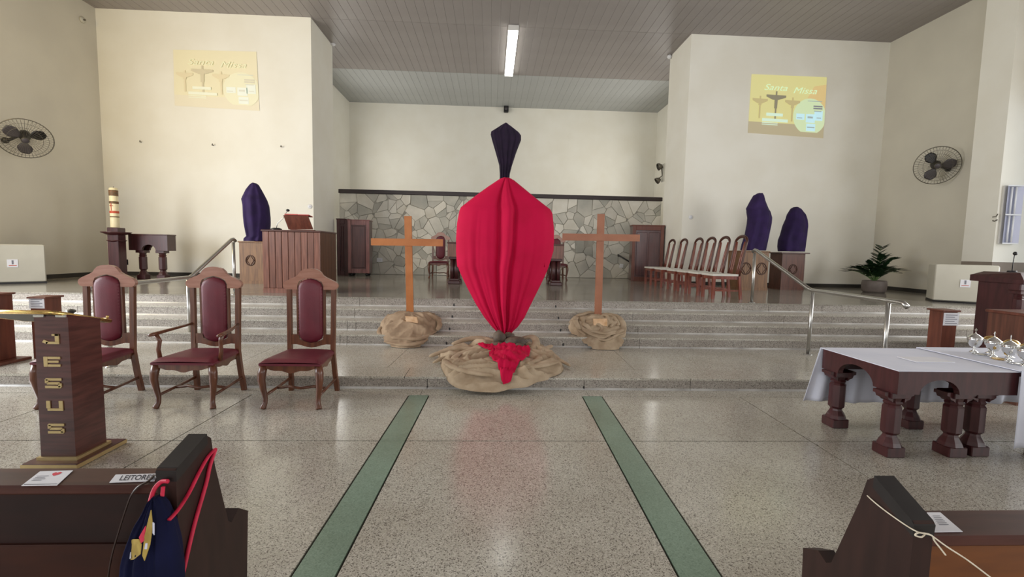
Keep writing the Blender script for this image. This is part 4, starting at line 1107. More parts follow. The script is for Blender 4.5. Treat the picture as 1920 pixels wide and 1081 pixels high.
# ================================================================== handrails
def handrail(sx_, label):
    X = sx_
    t = thing('stair_handrail', label, 'handrail', (X, 7.6, ZS))
    zt = 1.585; zl = 1.03; yt, ym, yn = 7.66, 6.22, 4.78
    if X < 0: yt, ym, yn = 7.75, 6.62, 5.05
    pts = [(X, yt+.06, zt-.03), (X, yt, zt), (X, yt-.05, zt-.01), (X, ym+.06, zl+.02), (X, ym, zl), (X, ym-.06, zl), (X, yn+.1, zl-.01), (X, yn, zl-.012), (X, yn-.06, zl-.05)]
    m = MB(); m.tube(pts, .027, 12); rel(m.obj('rail', 'steel'), t)
    for yy, zb, ztp in ((yt-.0, ZS if X > 0 else ZS, zt-.05), (ym-.03, .13, zl-.03), (yn+.18, .0 if yn+.18 < 4.88 else .13, zl-.03)):
        if yy < 7.62 and zb == ZS: yy = 7.66
        m = MB(); m.tube([(X, yy, zb), (X, yy, ztp+.0)], .024, 12); p_ = rel(m.obj('post', 'steel'), t)
        m = MB(); m.lathe([(.055, 0), (.055, .006), (.03, .014)], 16, TR(X, yy, zb)); o = m.obj('flange', 'steel', p_)
    return t
handrail(at(1523, 543, y=6.2).x, 'steel stair handrail beside the white-clothed table')
handrail(at(355, 520, y=6.62).x, 'steel stair handrail behind the burgundy chairs')

# ================================================================== small boxes and lecterns on the platform
def box_stand(px0, px1, pyt, y, zb, label, mtl, dep, paper_px=None, cap=.02, base=False, rz=0):
    a_, b_ = at(px0, pyt, y=y), at(px1, pyt, y=y); h = (a_.z+b_.z)/2-zb; hw = (b_.x-a_.x)/2
    t = thing('offering_box', label, 'box stand', ((a_.x+b_.x)/2, y, zb), rz)
    MB().bb(-hw+cap, hw-cap, 0, dep, .0 if not base else .03, h-.02, bev=.004).obj('body', mtl, t)
    MB().bb(-hw, hw, -cap, dep+cap, h-.02, h, bev=.004).obj('lid', mtl, t)
    if base: MB().bb(-hw-.1, hw+.10, -.08, dep+.05, 0, .03, bev=.004).obj('base', mtl, t)
    if paper_px:
        (u0, v0), (u1, v1) = paper_px
        P, Q = at(u0, v0, y=y), at(u1, v1, y=y)
        L_ = Vector(t.location)
        s_ = MB().bb(P.x-L_.x, Q.x-L_.x, -.0035, -.0002, Q.z-L_.z, P.z-L_.z).obj('notice', 'paper', t)
        m = MB()
        for i in range(5):
            zz = (P.z-L_.z)-(i+1)*(P.z-Q.z)/6; m.bb(P.x-L_.x+.02, Q.x-L_.x-.02-.03*(i % 2), -.0045, -.0036, zz-.004, zz+.004)
        m.obj('text_lines', 'ink_grey', s_)
    return t
box_stand(1766, 1800, 581, 5.1, .13, 'reddish wooden box stand with a white notice, behind the white-clothed table', 'reddish_wood', .17, ((1770, 586), (1796, 610)))
box_stand(52, 88, 556, 5.55, .13, 'brown box stand with a white notice, behind the top of the lettered lectern', 'reddish_wood', .20, ((54, 558), (84, 578)))
box_stand(-86, -27, 552, 5.2, .13, 'brown box stand with a base plate, cut off by the picture edge', 'reddish_wood', .3, None, base=True)

# dark desk at the far right
YD = 5.35
X0 = at(1916, 545, y=YD).x; zt_ = at(1850, 509, y=YD+.35).z
t = thing('wooden_desk', 'massive dark wooden desk with turned corner columns beside the air cooler', 'desk', (X0+.76, YD, .13))
hd = zt_-.13
MB().bb(-.72, .8, .08, .55, .0, hd-.12).obj('body', 'mahogany', t)
m = MB(); m.add([(-.77, -.02, hd-.13), (.85, -.02, hd-.13), (.85, .62, hd-.13), (-.77, .62, hd-.13), (-.77, -.02, hd-.09), (.85, -.02, hd-.09), (.85, .62, hd-.05), (-.77, .62, hd-.05), (-.66, .12, hd), (.74, .12, hd), (.74, .55, hd), (-.66, .55, hd)],
      [(3, 2, 1, 0), (0, 1, 5, 4), (1, 2, 6, 5), (2, 3, 7, 6), (3, 0, 4, 7), (4, 5, 9, 8), (5, 6, 10, 9), (6, 7, 11, 10), (7, 4, 8, 11), (8, 9, 10, 11)]); m.obj('desktop', 'mahogany', t)
for s in (-.70, .78):
    m = column_leg(hd-.22, 1.0); o = m.obj('column', 'mahogany', t); o.location = (s, .07, .0)
MB().bb(-.78, .86, -.0, .15, hd-.22, hd-.13, bev=.01).obj('cornice', 'mahogany', t)
for i in range(3): MB().bb(-.6+i*.45, -.6+i*.45+.42, .065, .08, .08, hd-.28, bev=.008).obj('panel', 'screen_wood', t)
# microphone on the desk
mq = at(1866, 474, y=5.6)
mc2 = thing('microphone', 'thin upright microphone on the dark desk', 'microphone', (max(mq.x, X0+.26), 5.7, .13+hd))
MB().lathe([(.05, 0), (.045, .02)], 12).obj('base', 'black_plastic', mc2)
MB().tube([(0, 0, .01), (.0, 0, .1), (0, -.01, mq.z-.13-hd)], .005, 6).obj('gooseneck', 'black_plastic', mc2)
MB().ball((0, -.015, mq.z-.13-hd), .024, 8, 6).obj('capsule', 'black_plastic', mc2)
# light brown cabinet in front of the desk
Xc = at(1884, 583, y=4.65).x; zc = at(1900, 583, y=4.65).z
t = thing('side_cabinet', 'light brown wooden cabinet behind the silver ciboria', 'cabinet', (Xc+.4, 4.45, 0))
MB().bb(-.4, .4, 0, .36, 0, zc-.03).obj('body', 'pedestal_brown', t)
MB().bb(-.42, .42, -.02, .38, zc-.03, zc, bev=.005).obj('top', 'reddish_wood', t)
MB().bb(-.37, -.01, -.014, 0, .06, zc-.08, bev=.005).obj('door', 'pedestal_brown', t); MB().bb(.01, .37, -.014, 0, .06, zc-.08, bev=.005).obj('door', 'pedestal_brown', t)

# ================================================================== lectern with gold letters
lc = thing('lectern', 'brown lectern with gold vertical lettering and a gold-edged slanted top', 'lectern', (-2.88, 3.1, 0))
MB().bb(-.175, .175, -.02, .40, 0, .035, bev=.003).obj('base_plate', 'lectern_wood', lc)
m = MB(); m.bb(-.178, .178, -.0235, -.0202, .004, .030); m.bb(.1752, .1785, -.02, .40, .004, .030); m.obj('base_trim', 'brass_letter', lc)
MB().bb(-.13, .13, .035, .32, .035, .055).obj('plinth', 'brass_letter', lc)
m = MB(); hcol = 1.0
vs = [(-.112, .05, .055), (.112, .05, .055), (.112, .30, .055), (-.112, .30, .055), (-.10, .05, 1.02), (.112, .05, 1.02), (.112, .30, .955), (-.10, .30, .955)]
m.add(vs, [(3, 2, 1, 0), (4, 5, 6, 7), (0, 1, 5, 4), (1, 2, 6, 5), (2, 3, 7, 6), (3, 0, 4, 7)]); m.obj('column', 'lectern_wood', lc)
m = MB(); m.bb(-.10, -.03, .040, .049, 1.0, 1.018, bev=.003); m.bb(.04, .11, .040, .049, 1.0, 1.018, bev=.003); m.obj('bracket', 'silver', lc)
# slanted top, higher towards the nave, with a chamfered corner
zn, zf = 1.048, .93
out_ = [(-.50, .0), (.045, .0), (.078, .02), (.085, .42), (-.50, .42)]
def slope(y): return zn+(zf-zn)*(y/.42)
def slab(pts, t0, t1, name, mt_, par):
    n = len(pts); vs = [(x, y, slope(y)+t0) for x, y in pts]+[(x, y, slope(y)+t1) for x, y in pts]
    return MB().add(vs, [tuple(range(n)), tuple(range(2*n-1, n-1, -1))]+[(i, i+n, (i+1) % n+n, (i+1) % n) for i in range(n)]).obj(name, mt_, par)
slab(out_, -.022, .0, 'top_board', 'black_plastic', lc)
m = MB(); P = [(x, y, slope(y)-.010) for x, y in out_]+[(out_[0][0], out_[0][1], slope(out_[0][1])-.010)]; m.tube(P, .0135, 8); m.obj('edge_trim', 'gold', lc)
m = MB(); m.tube([(-.48, .415, slope(.415)+.004), (.07, .415, slope(.415)+.004), (.085, .40, slope(.4)+.022)], .009, 8); m.obj('book_stop', 'gold', lc)
# letters, wide block shapes made of bars
def letter(kind, z, par):
    w2, h2, th, st = .053, .034, .006, .017
    m = MB(); y0, y1 = .043, .0499
    R = lambda a, b, c, d: m.bb(a, b, y0, y1, z+c, z+d, bev=.0015)
    if kind == 'J':
        R(w2-.026, w2, -h2+st, h2); R(-w2+.022, w2, -h2, -h2+st)
        m.prism([(-w2, z-h2+.012), (-w2+.03, z-h2+.0), (-w2+.04, z-h2+st), (-w2+.012, z-h2+.03)], y0, y1)
        R(w2-.045, w2, h2-.014, h2)
    if kind == 'E':
        R(-w2, -w2+.026, -h2, h2); R(-w2+.026, w2, h2-st, h2); R(-w2+.026, w2-.01, -.007, .008); R(-w2+.026, w2, -h2, -h2+st)
    if kind == 'S':
        R(-w2+.006, w2, h2-st, h2); R(-w2, -w2+.022, .0, h2-.006); R(-w2+.012, w2-.012, -.009, .008); R(w2-.022, w2, -h2+.006, .0); R(-w2, w2-.006, -h2, -h2+st)
    if kind == 'U':
        R(-w2, -w2+.026, -h2+st, h2); R(w2-.026, w2, -h2+st, h2); R(-w2+.006, w2, -h2, -h2+st)
    return m.obj('letter', 'brass_letter', par)
for k, py in zip('JESUS', (635, 677.5, 717.7, 760, 802.6)):
    letter(k, at(105, py, y=3.15).z, lc)
# cord and book on the lectern top
m = MB(); m.tube([(.0, .20, slope(.2)+.012), (-.04, .25, slope(.25)+.035), (-.10, .30, slope(.3)+.03), (-.2, .33, slope(.33)+.01)], [.012, .03, .03, .012], 8, flat=.5)
o = m.obj('cloth_cover', 'black_plastic'); o.location = (-2.88, 3.1, 0); tag(o, 'crumpled black cloth lying on the gold-edged lectern top', 'cloth')

# ================================================================== table with white cloth
TX0, TX1, TY0, TY1, TZ = 3.0, 3.93, 3.2, 3.98, .675
t = thing('arched_table', 'dark reddish table with arched apron and turned legs under the white cloth', 'table', (3.46, 3.6, 0))
ox, oy = 3.46, 3.6
for x_, y_ in ((3.07, 3.31), (3.09, 3.89), (3.56, 3.31), (3.76, 3.33), (3.76, 3.87)):
    o = column_leg(.50, 1.12).obj('leg', 'mahogany', t); o.location = (x_-ox, y_-oy, 0)
m = MB(); arch_panel(m, TX0-ox, 3.66-ox, .50, TZ-.012, TY0-oy, TY0-oy+.045, 3.17-ox, 3.48-ox, .11)
m.bb(3.66-ox, TX1-ox, TY0-oy, TY0-oy+.045, .50, TZ-.012)
m.obj('apron', 'mahogany', t)
m = MB(); Mrot = TR(TX0-ox, 0, 0) @ RZ(PI/2)
arch_panel(m, TY0-oy+.045, TY1-oy, .50, TZ-.012, -.045, 0, TY0-oy+.22, TY1-oy-.19, .12, Mrot); m.obj('apron', 'mahogany', t)
m = MB(); m.bb(TX0-ox+.05, TX1-ox, TY1-oy-.045, TY1-oy, .50, TZ-.012); m.bb(TX1-ox-.045, TX1-ox, TY0-oy+.05, TY1-oy-.05, .50, TZ-.012); m.obj('apron', 'mahogany', t)
for x_, y_ in ((3.07, 3.31), (3.09, 3.89), (3.56, 3.31), (3.76, 3.33)):
    for s in (-1, 1):
        m = MB(); m.prism([(x_-ox+s*.045, .50), (x_-ox+s*.115, .50), (x_-ox+s*.115, .475), (x_-ox+s*.095, .47), (x_-ox+s*.085, .445), (x_-ox+s*.06, .435), (x_-ox+s*.045, .42)], y_-oy-.055, y_-oy+.055)
        m.obj('corbel', 'mahogany', t)
MB().bb(TX0-ox-.002, TX1-ox, TY0-oy-.002, TY1-oy, TZ-.012, TZ).obj('tabletop', 'mahogany', t)
def cloth(rect, z, drops, name, label):
    """a cloth lying on a table; drops = {side: (lowest z, flare)}"""
    x0, x1, y0, y1 = rect
    m = MB(); m.bb(x0, x1, y0, y1, z, z+.006)
    for side, (zl, fl_) in drops.items():
        def fn(u, v, side=side, zl=zl, fl_=fl_):
            zz = z+.006-(z-zl)*v; wv = .018*v*math.sin(u*23+1)+.012*v*math.sin(u*41)
            e = .01+.02*v
            if side == 'back': return (x0-fl_*v+(x1-x0+fl_*v)*u, y1+e+wv, zz+.01*math.sin(u*9)*v)
            if side == 'front': return (x0+(x1-x0)*u, y0-e+wv, zz+.012*math.sin(u*9)*v)
            if side == 'left': return (x0-e+wv, y0+(y1-y0)*u, zz)
        g = MB(); g.grid(fn, 60, 14); m.add(g.v, g.f, True)
    o = m.obj(name, 'white_cloth'); s = o.modifiers.new('thick', 'SOLIDIFY'); s.thickness = .003
    return tag(o, label, 'tablecloth')
cloth((TX0-.015, TX1, TY0-.012, TY1+.008), TZ+.001, {'back': (.17, .10)}, 'tablecloth', 'plain white tablecloth with a long fall behind the arched dark table')
t = thing('side_table', 'second table under white cloth, carrying the silver ciboria', 'table', (4.45, 3.6, 0))
MB().bb(-.5, .6, -.38, .37, TZ-.04, TZ-.001, bev=.004).obj('tabletop', 'mahogany', t)
for x_ in (-.25, .52):
    for y_ in (-.32, .31): MB().bb(x_-.03, x_+.03, y_-.03, y_+.03, 0, TZ-.04).obj('leg', 'mahogany', t)
cloth((3.90, 5.08, 3.175, 4.0), TZ+.012, {'front': (.10, 0), 'back': (.16, 0)}, 'tablecloth', 'white tablecloth under the silver ciboria, falling to the floor in front')
p = at(1735, 674, z=TZ+.01)
o = MB().bb(-.16, .16, -.09, .09, 0, .006, bev=.002).obj('folded_linen', 'paper'); o.location = (p.x, p.y, TZ+.0085); tag(o, 'flat folded white linen lying in the middle of the clothed table', 'linen')

# ---- ciboria
def ciborium(loc, label):
    t = thing('ciborium', label, 'ciborium', loc)
    MB().lathe([(.042, 0), (.044, .004), (.034, .010), (.014, .018), (.010, .026), (.016, .032), (.012, .038)], 20).obj('foot', 'silver', t)
    MB().lathe([(.012, .038), (.040, .048), (.060, .072), (.070, .100), (.072, .112)], 24).obj('bowl', 'silver', t)
    MB().lathe([(.075, .113), (.075, .119), (.060, .124), (.038, .137), (.014, .146), (.008, .150)], 24).obj('lid', 'silver', t)
    m = MB(); m.ball((0, 0, .152), .007, 8, 6); m.box((0, 0, .172), (.006, .006, .036)); m.box((0, 0, .177), (.028, .006, .006)); m.obj('cross_finial', 'silver', t)
    for ch in t.children: ch.scale = (.74, .74, 1.12)
    return t
ZT2 = TZ+.0186
pos = [at(1805, 656, z=ZT2), at(1836, 664, z=ZT2), at(1878, 675, z=ZT2), at(1917, 685, z=ZT2)]
pos = [Vector((4.20, 3.80, ZT2)), Vector((4.14, 3.635, ZT2)), Vector((4.11, 3.475, ZT2)), Vector((4.075, 3.315, ZT2))]
pos = [Vector((p_.x, q_.y, ZT2)) for p_, q_ in zip([at(1806, 656, z=ZT2), at(1836, 663, z=ZT2), at(1878, 674, z=ZT2), at(1917, 685, z=ZT2)], pos)]
ll = ['lidded silver ciborium at the far end of the row', 'second lidded silver ciborium from the far end of the row', 'third lidded silver ciborium from the far end of the row', 'nearest lidded silver ciborium of the row']
cib = ciborium(pos[0], ll[0]); cib['group'] = 'silver ciboria on the white cloth'
for i in range(1, 4): dup(cib, pos[i], .3*i, ll[i])
gb = thing('gilt_bowl', 'far gilded bowl behind the silver ciboria', 'bowl', (pos[0].x+.11, (pos[0].y+pos[1].y)/2+.05, ZT2), 0, 'gilded bowls behind the silver ciboria')
MB().lathe([(.04, 0), (.042, .004), (.014, .016), (.012, .05)], 18).obj('foot', 'silver', gb)
MB().lathe([(.012, .05), (.05, .07), (.065, .105), (.068, .118), (.06, .116), (.04, .09)], 20, cap=False).obj('bowl', 'silver', gb)
MB().lathe([(.07, .118), (.066, .124), (.05, .136), (.03, .143), (.005, .147)], 20).obj('rim', 'gold', gb)
for ch in gb.children: ch.scale = (.74, .74, 1.05)
dup(gb, (pos[1].x+.12, (pos[1].y+pos[2].y)/2+.05, ZT2), .4, 'middle gilded bowl behind the silver ciboria')
dup(gb, (pos[2].x+.12, (pos[2].y+pos[3].y)/2+.05, ZT2), .8, 'nearest gilded bowl behind the silver ciboria')
for i in range(3):
    o = MB().lathe([(.03, 0), (.045, .003), (.052, .007), (.050, .009), (.03, .005), (.001, .004)], 20).obj('small_plate', 'silver' if i != 1 else 'gold')
    o.location = (pos[i].x-.055, (pos[i].y+pos[i+1].y)/2-.02, ZT2)
    tag(o, ['small silver dish between the first two ciboria from the far end', 'small gold dish between the middle two ciboria', 'small silver dish between the nearest two ciboria'][i], 'dish', 'small dishes between the ciboria')

# ================================================================== fans on the side walls
def fan(centre, wall_pt, facing, R, label, blade_rot):
    t = thing('wall_fan', label, 'fan', wall_pt)
    q = Vector(facing).normalized().to_track_quat('Z', 'Y').to_matrix().to_4x4()
    M_ = Matrix.Translation(Vector(centre)-Vector(wall_pt)) @ q
    m = MB(); ring = lambda r, z, th: m.tube([(r*math.cos(2*PI*k/36), r*math.sin(2*PI*k/36), z) for k in range(37)], th, 6, M_, cap=False)
    ring(R, 0, .009); ring(R*.62, .06, .003); ring(R*.82, .04, .003); ring(R*.14, .075, .006)
    for k in range(44):
        an = 2*PI*k/44; c, s = math.cos(an), math.sin(an)
        m.tube([(R*.14*c, R*.14*s, .075), (R*.6*c, R*.6*s, .06), (R*.85*c, R*.85*s, .035), (R*c, R*s, 0)], .0021, 4, M_)
        m.tube([(R*.2*c, R*.2*s, -.09), (R*.75*c, R*.75*s, -.07), (R*c, R*s, 0)], .0021, 4, M_)
    m.obj('guard', 'wire', t)
    m = MB(); m.lathe([(R*.14, .078), (R*.1, .086), (.001, .088)], 20, M_); m.obj('badge', 'blade_grey', t)
    for k in range(3):
        def fn(u, v, k=k):
            r = .07+(R*.80-.07)*v; an = blade_rot+2*PI*k/3+(u-.5)*(1.05*math.sin(.5+v*2.3)); return (r*math.cos(an), r*math.sin(an), .035*(u-.5)-.01)
        m = MB(); g_ = MB(); g_.grid(fn, 7, 9); m.add([tuple(M_ @ Vector(v)) for v in g_.v], g_.f, True)
        o = m.obj('blade', 'blade_grey' if k else 'black_plastic', t); s_ = o.modifiers.new('thick', 'SOLIDIFY'); s_.thickness = .004
    m = MB(); m.lathe([(.03, -.22), (.085, -.20), (.095, -.12), (.08, -.06), (.04, -.03), (.035, .03), (.001, .035)], 18, M_); m.obj('motor', 'black_plastic', t)
    back = M_ @ Vector((0, 0, -.19))
    m = MB(); m.tube([tuple(back), tuple(back*.5), (0, 0, -.02), (0, 0, 0)], .028, 8); m.obj('arm', 'black_plastic', t)
    m = MB(); m.ball((0, 0, 0), .06, 10, 8); m.obj('wall_mount', 'black_plastic', t)
    return t
cf = at(47, 260, x=-8.95); fan(cf, (-9.36, cf.y+.05, cf.z-.03), (.62, -.62, -.62), .40, 'round wall fan with dark blades on the side wall above the candle stand side', .5)
cf = at(1757, 310, x=9.72); fan(cf, (10.06, cf.y+.08, cf.z-.05), (-.55, -.85, -.30), .40, 'round wall fan with dark motor on the side wall above the potted plant', 2.2)
# small fittings
p = at(153, 37, x=SL)
t = thing('wall_bell', 'small round grey fitting high on the side wall above the fan', 'wall fitting', p); MB().lathe([(.07, 0), (.07, .03), (.04, .05)], 14, RY(PI/2)).obj('base', 'cooler_white', t); MB().lathe([(.02, .05), (.02, .08)], 10, RY(PI/2)).obj('knob', 'wire', t)
for px, py, X, lb in ((627, 84, WL, 'tiny white sensor at the ceiling corner over the big slatted counter'), (1254, 108, WR, 'tiny white sensor at the ceiling corner over the stick-back chairs')):
    y_ = 13.36 if X < 0 else 13.2
    p = at(px, py, y=y_); t = thing('sensor', lb, 'sensor', (X+(.06 if X < 0 else -.06), y_-.06, p.z))
    MB().ball((0, 0, 0), .06, 10, 8).obj('dome', 'white_plastic', t); MB().bb(-.06, .0, -.03, .03, -.03, .03).obj('bracket', 'white_plastic', t)
p = at(949, 205, y=18.3)
t = thing('wall_speaker', 'small black box speaker high on the wall above the veiled crucifix', 'speaker', (p.x, 18.4, p.z)); MB().bb(-.09, .09, -.22, -.04, -.12, .12, bev=.02).obj('cabinet', 'black_plastic', t); MB().bb(-.05, .05, -.06, 0, -.03, .16).obj('bracket', 'wire', t)
MB().lathe([(.06, 0), (.05, .01)], 14, TR(0, -.22, 0) @ RX(PI/2)).obj('cone', 'blade_grey', t)
p = at(1243, 322, x=WR-.02)
t = thing('wall_spotlight', 'cluster of small grey spotlights on the corner of the alcove wall', 'spotlight', (WR, p.y, p.z))
MB().bb(-.03, 0, -.1, .1, -.28, .22).obj('plate', 'cooler_white', t)
MB().lathe([(.05, 0), (.10, .07), (.105, .12), (.09, .12)], 14, TR(-.06, 0, .17) @ RY(-1.9), cap=False).obj('lamp_head', 'wire', t)
MB().lathe([(.05, 0), (.09, .07), (.095, .12), (.08, .12)], 14, TR(-.1, 0, -.2) @ RY(-2.2), cap=False).obj('lamp_head', 'wire', t)
MB().tube([(-.02, 0, .15), (-.07, 0, .1), (-.03, 0, -.1), (-.12, 0, -.18)], .015, 6).obj('bracket', 'wire', t)
p = at(1866, 408, y=8.6)
t = thing('wall_hook', 'small dark metal bracket on the pier edge beside the emergency light', 'hook', (pxe+.0, 8.7, p.z))
MB().tube([(.0, -.01, .08), (-.05, -.03, .03), (-.12, -.03, .02)], .010, 6).obj('arm', 'wire', t); MB().tube([(0, -.01, -.03), (-.07, -.03, -.06), (-.12, -.04, -.05)], .012, 6).obj('arm', 'wire', t)
# reflector lamp on the pier
q = [at(1884, 347, y=8.62), at(1915, 347, y=8.62), at(1872, 457, y=8.62), at(1903, 457, y=8.62)]
cx_ = sum(v.x for v in q)/4; z1_, z0_ = (q[0].z+q[1].z)/2, (q[2].z+q[3].z)/2; hw = .165
t = thing('reflector_lamp', 'unlit double tube lamp with bluish metal reflector on the pier', 'lamp', (cx_+.05, 8.7, (z0_+z1_)/2))
hh = (z1_-z0_)/2
MB().bb(-hw, hw, -.04, 0, -hh, hh, bev=.006).obj('housing', 'lamp_case', t)
m = MB()
for s in (-1, 1): m.add([(s*hw, -.10, -hh), (s*hw, -.10, hh), (s*.05, -.042, hh), (s*.05, -.042, -hh)], [(0, 1, 2, 3)])
m.add([(-.05, -.042, -hh), (-.05, -.042, hh), (.05, -.042, hh), (.05, -.042, -hh)], [(0, 1, 2, 3)])
m.obj('reflector', 'reflector', t)
for z_ in (-hh+.01, 0, hh-.01): MB().prism([(-hw, -.10), (hw, -.10), (.06, -.04), (-.06, -.04)], z_-.012, z_+.012, 'xy').obj('lamp_holder', 'white_plastic', t)
for x_ in (-.045, .045):
    for a0_, a1_ in ((-hh+.03, -.015), (.015, hh-.03)): MB().tube([(x_, -.068, a0_), (x_, -.068, a1_)], .016, 10).obj('tube', 'white_plastic', t)
# ceiling tube lamp
a_, b_ = at(955, 55, z=6.86), at(960, 143, z=6.86)
t = thing('ceiling_lamp', 'long glowing tube lamp on the grey board ceiling', 'lamp', ((a_.x+b_.x)/2, (a_.y+b_.y)/2, 6.96))
L2 = (b_.y-a_.y)/2
MB().bb(-.13, .13, -L2, L2, -.05, .01, bev=.005).obj('housing', 'lamp_case', t)
MB().bb(-.12, .12, -L2+.03, L2-.03, -.11, -.05, bev=.02).obj('diffuser', 'lamp_glow', t)
for s in (-1, 1): MB().bb(-.13, .13, s*L2-.02, s*L2+.02, -.11, .0).obj('end_cap', 'lamp_case', t)

# ================================================================== projector light on the wall, built as coloured sheets that glow themselves
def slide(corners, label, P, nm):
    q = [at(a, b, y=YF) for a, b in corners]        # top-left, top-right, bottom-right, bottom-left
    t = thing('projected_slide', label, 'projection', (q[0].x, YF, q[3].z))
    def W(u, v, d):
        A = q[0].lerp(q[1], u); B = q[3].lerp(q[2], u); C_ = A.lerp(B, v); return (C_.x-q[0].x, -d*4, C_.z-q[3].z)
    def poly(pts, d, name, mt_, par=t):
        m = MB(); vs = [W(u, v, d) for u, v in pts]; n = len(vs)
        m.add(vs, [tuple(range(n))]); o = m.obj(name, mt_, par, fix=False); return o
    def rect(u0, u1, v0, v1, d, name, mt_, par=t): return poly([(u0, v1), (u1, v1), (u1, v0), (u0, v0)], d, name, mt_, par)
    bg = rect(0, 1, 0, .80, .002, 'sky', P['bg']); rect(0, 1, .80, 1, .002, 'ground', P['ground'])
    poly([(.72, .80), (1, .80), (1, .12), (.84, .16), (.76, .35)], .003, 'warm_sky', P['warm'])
    # disc
    dc_ = [(.60+.5*0, .92)]
    pts = [(.80+.22*math.cos(2*PI*k/36), .66+.30*math.sin(2*PI*k/36)) for k in range(36)]
    pts = [(min(1, u), min(.92, v)) for u, v in pts][::-1]
    dd = poly(pts, .004, 'disc', P['disc'])
    def crossfig(u, v0, v1, wd, mt_, fig):
        rect(u-.008, u+.012, v0, v1, .005, 'cross_upright', mt_); arm = v0+(v1-v0)*.14
        poly([(u-wd, arm+.025), (u-wd*.35, arm+.075), (u+.03, arm+.075), (u+wd, arm+.03), (u+wd, arm-.005), (u-wd, arm-.01)], .0055, 'cross_arms', mt_)
        if fig: poly([(u-.02, v1-.22), (u+.018, v1-.22), (u+.022, arm+.06), (u-.02, arm+.06)], .006, 'figure', mt_)
    crossfig(.34, .27, .78, .13, P['dark'], True); crossfig(.13, .36, .74, .10, P['mid'], True); crossfig(.56, .36, .76, .10, P['mid'], True)
    # lettering
    def txt(body, u, v, su, sv, mt_, shear=.35, nm='lettering', bold=0):
        A = Vector(W(u, v, .007)); U = Vector(W(u+.1, v, .007))-A; V = Vector(W(u, v-.1, .007))-A
        U = U*10*su; V = V*10*sv
        Mx = Matrix(((U.x, V.x, 0, A.x), (U.y, V.y, 0, A.y), (U.z, V.z, 0, A.z), (0, 0, 0, 1)))
        text_mesh(body, 1, mt_, nm, t, Mx, shear=shear, extrude=0, bold=bold)
    txt('Santa', .32, .215, .145, .145, P['text'], bold=0); txt('Missa', .71, .245, .145, .145, P['text'], bold=0)
    for u0, u1, v0, v1 in ((.22, .44, .64, .69), (.17, .51, .735, .785)): rect(u0, u1, v0, v1, .0055+.001, 'text_bar', P['pale'])
    for u0, u1, v0, v1 in ((.17, .38, .80, .812), (.17, .38, .83, .842)): rect(u0, u1, v0, v1, .0055, 'text_bar', P['pale'])
    for u0, u1, v0, v1 in ((.62, .73, .62, .72), (.75, .87, .62, .76), (.86, .97, .56, .72), (.76, .88, .78, .90)): rect(u0, u1, v0, v1, .005, 'cross_arm_block', P['blue'])
    for u0, u1, v0, v1 in ((.84, .96, .475, .50), (.84, .96, .51, .535)): rect(u0, u1, v0, v1, .006, 'text_bar', P['navy'])
    for u0, u1, v0, v1 in ((.63, .70, .685, .70), (.77, .84, .66, .69), (.89, .95, .67, .685), (.77, .87, .83, .85), (.85, .95, .56, .575), (.76, .95, .40, .412)): rect(u0, u1, v0, v1, .006, 'text_bar', P['ink'])
    return t
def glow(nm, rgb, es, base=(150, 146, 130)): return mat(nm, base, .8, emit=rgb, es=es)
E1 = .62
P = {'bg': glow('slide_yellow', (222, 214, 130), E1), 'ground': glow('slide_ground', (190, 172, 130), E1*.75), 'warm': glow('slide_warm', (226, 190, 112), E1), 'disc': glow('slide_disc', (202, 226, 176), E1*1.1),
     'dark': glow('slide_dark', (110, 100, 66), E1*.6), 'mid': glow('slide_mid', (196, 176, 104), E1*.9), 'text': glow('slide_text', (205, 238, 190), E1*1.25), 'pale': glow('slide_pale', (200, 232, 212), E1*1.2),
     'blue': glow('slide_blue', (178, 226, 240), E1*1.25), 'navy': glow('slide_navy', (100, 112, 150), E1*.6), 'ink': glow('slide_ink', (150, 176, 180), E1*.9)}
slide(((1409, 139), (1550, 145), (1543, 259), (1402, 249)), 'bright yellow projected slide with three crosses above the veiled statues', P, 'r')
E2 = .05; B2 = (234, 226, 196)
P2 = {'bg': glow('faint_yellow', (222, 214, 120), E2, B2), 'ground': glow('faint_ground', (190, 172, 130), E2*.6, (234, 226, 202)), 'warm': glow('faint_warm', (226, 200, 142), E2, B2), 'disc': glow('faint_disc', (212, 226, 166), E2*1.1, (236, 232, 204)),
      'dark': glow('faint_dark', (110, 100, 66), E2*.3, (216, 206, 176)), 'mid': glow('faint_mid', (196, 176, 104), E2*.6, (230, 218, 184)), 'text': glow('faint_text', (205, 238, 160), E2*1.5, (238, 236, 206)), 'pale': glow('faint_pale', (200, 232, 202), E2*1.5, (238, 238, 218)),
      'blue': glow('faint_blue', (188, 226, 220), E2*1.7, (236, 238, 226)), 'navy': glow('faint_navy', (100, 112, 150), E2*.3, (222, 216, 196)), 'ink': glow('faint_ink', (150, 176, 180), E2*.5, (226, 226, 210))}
slide(((325, 93), (481, 97), (487, 208), (328, 198)), 'faint washed-out projected slide on the wall above the candle stand', P2, 'l')

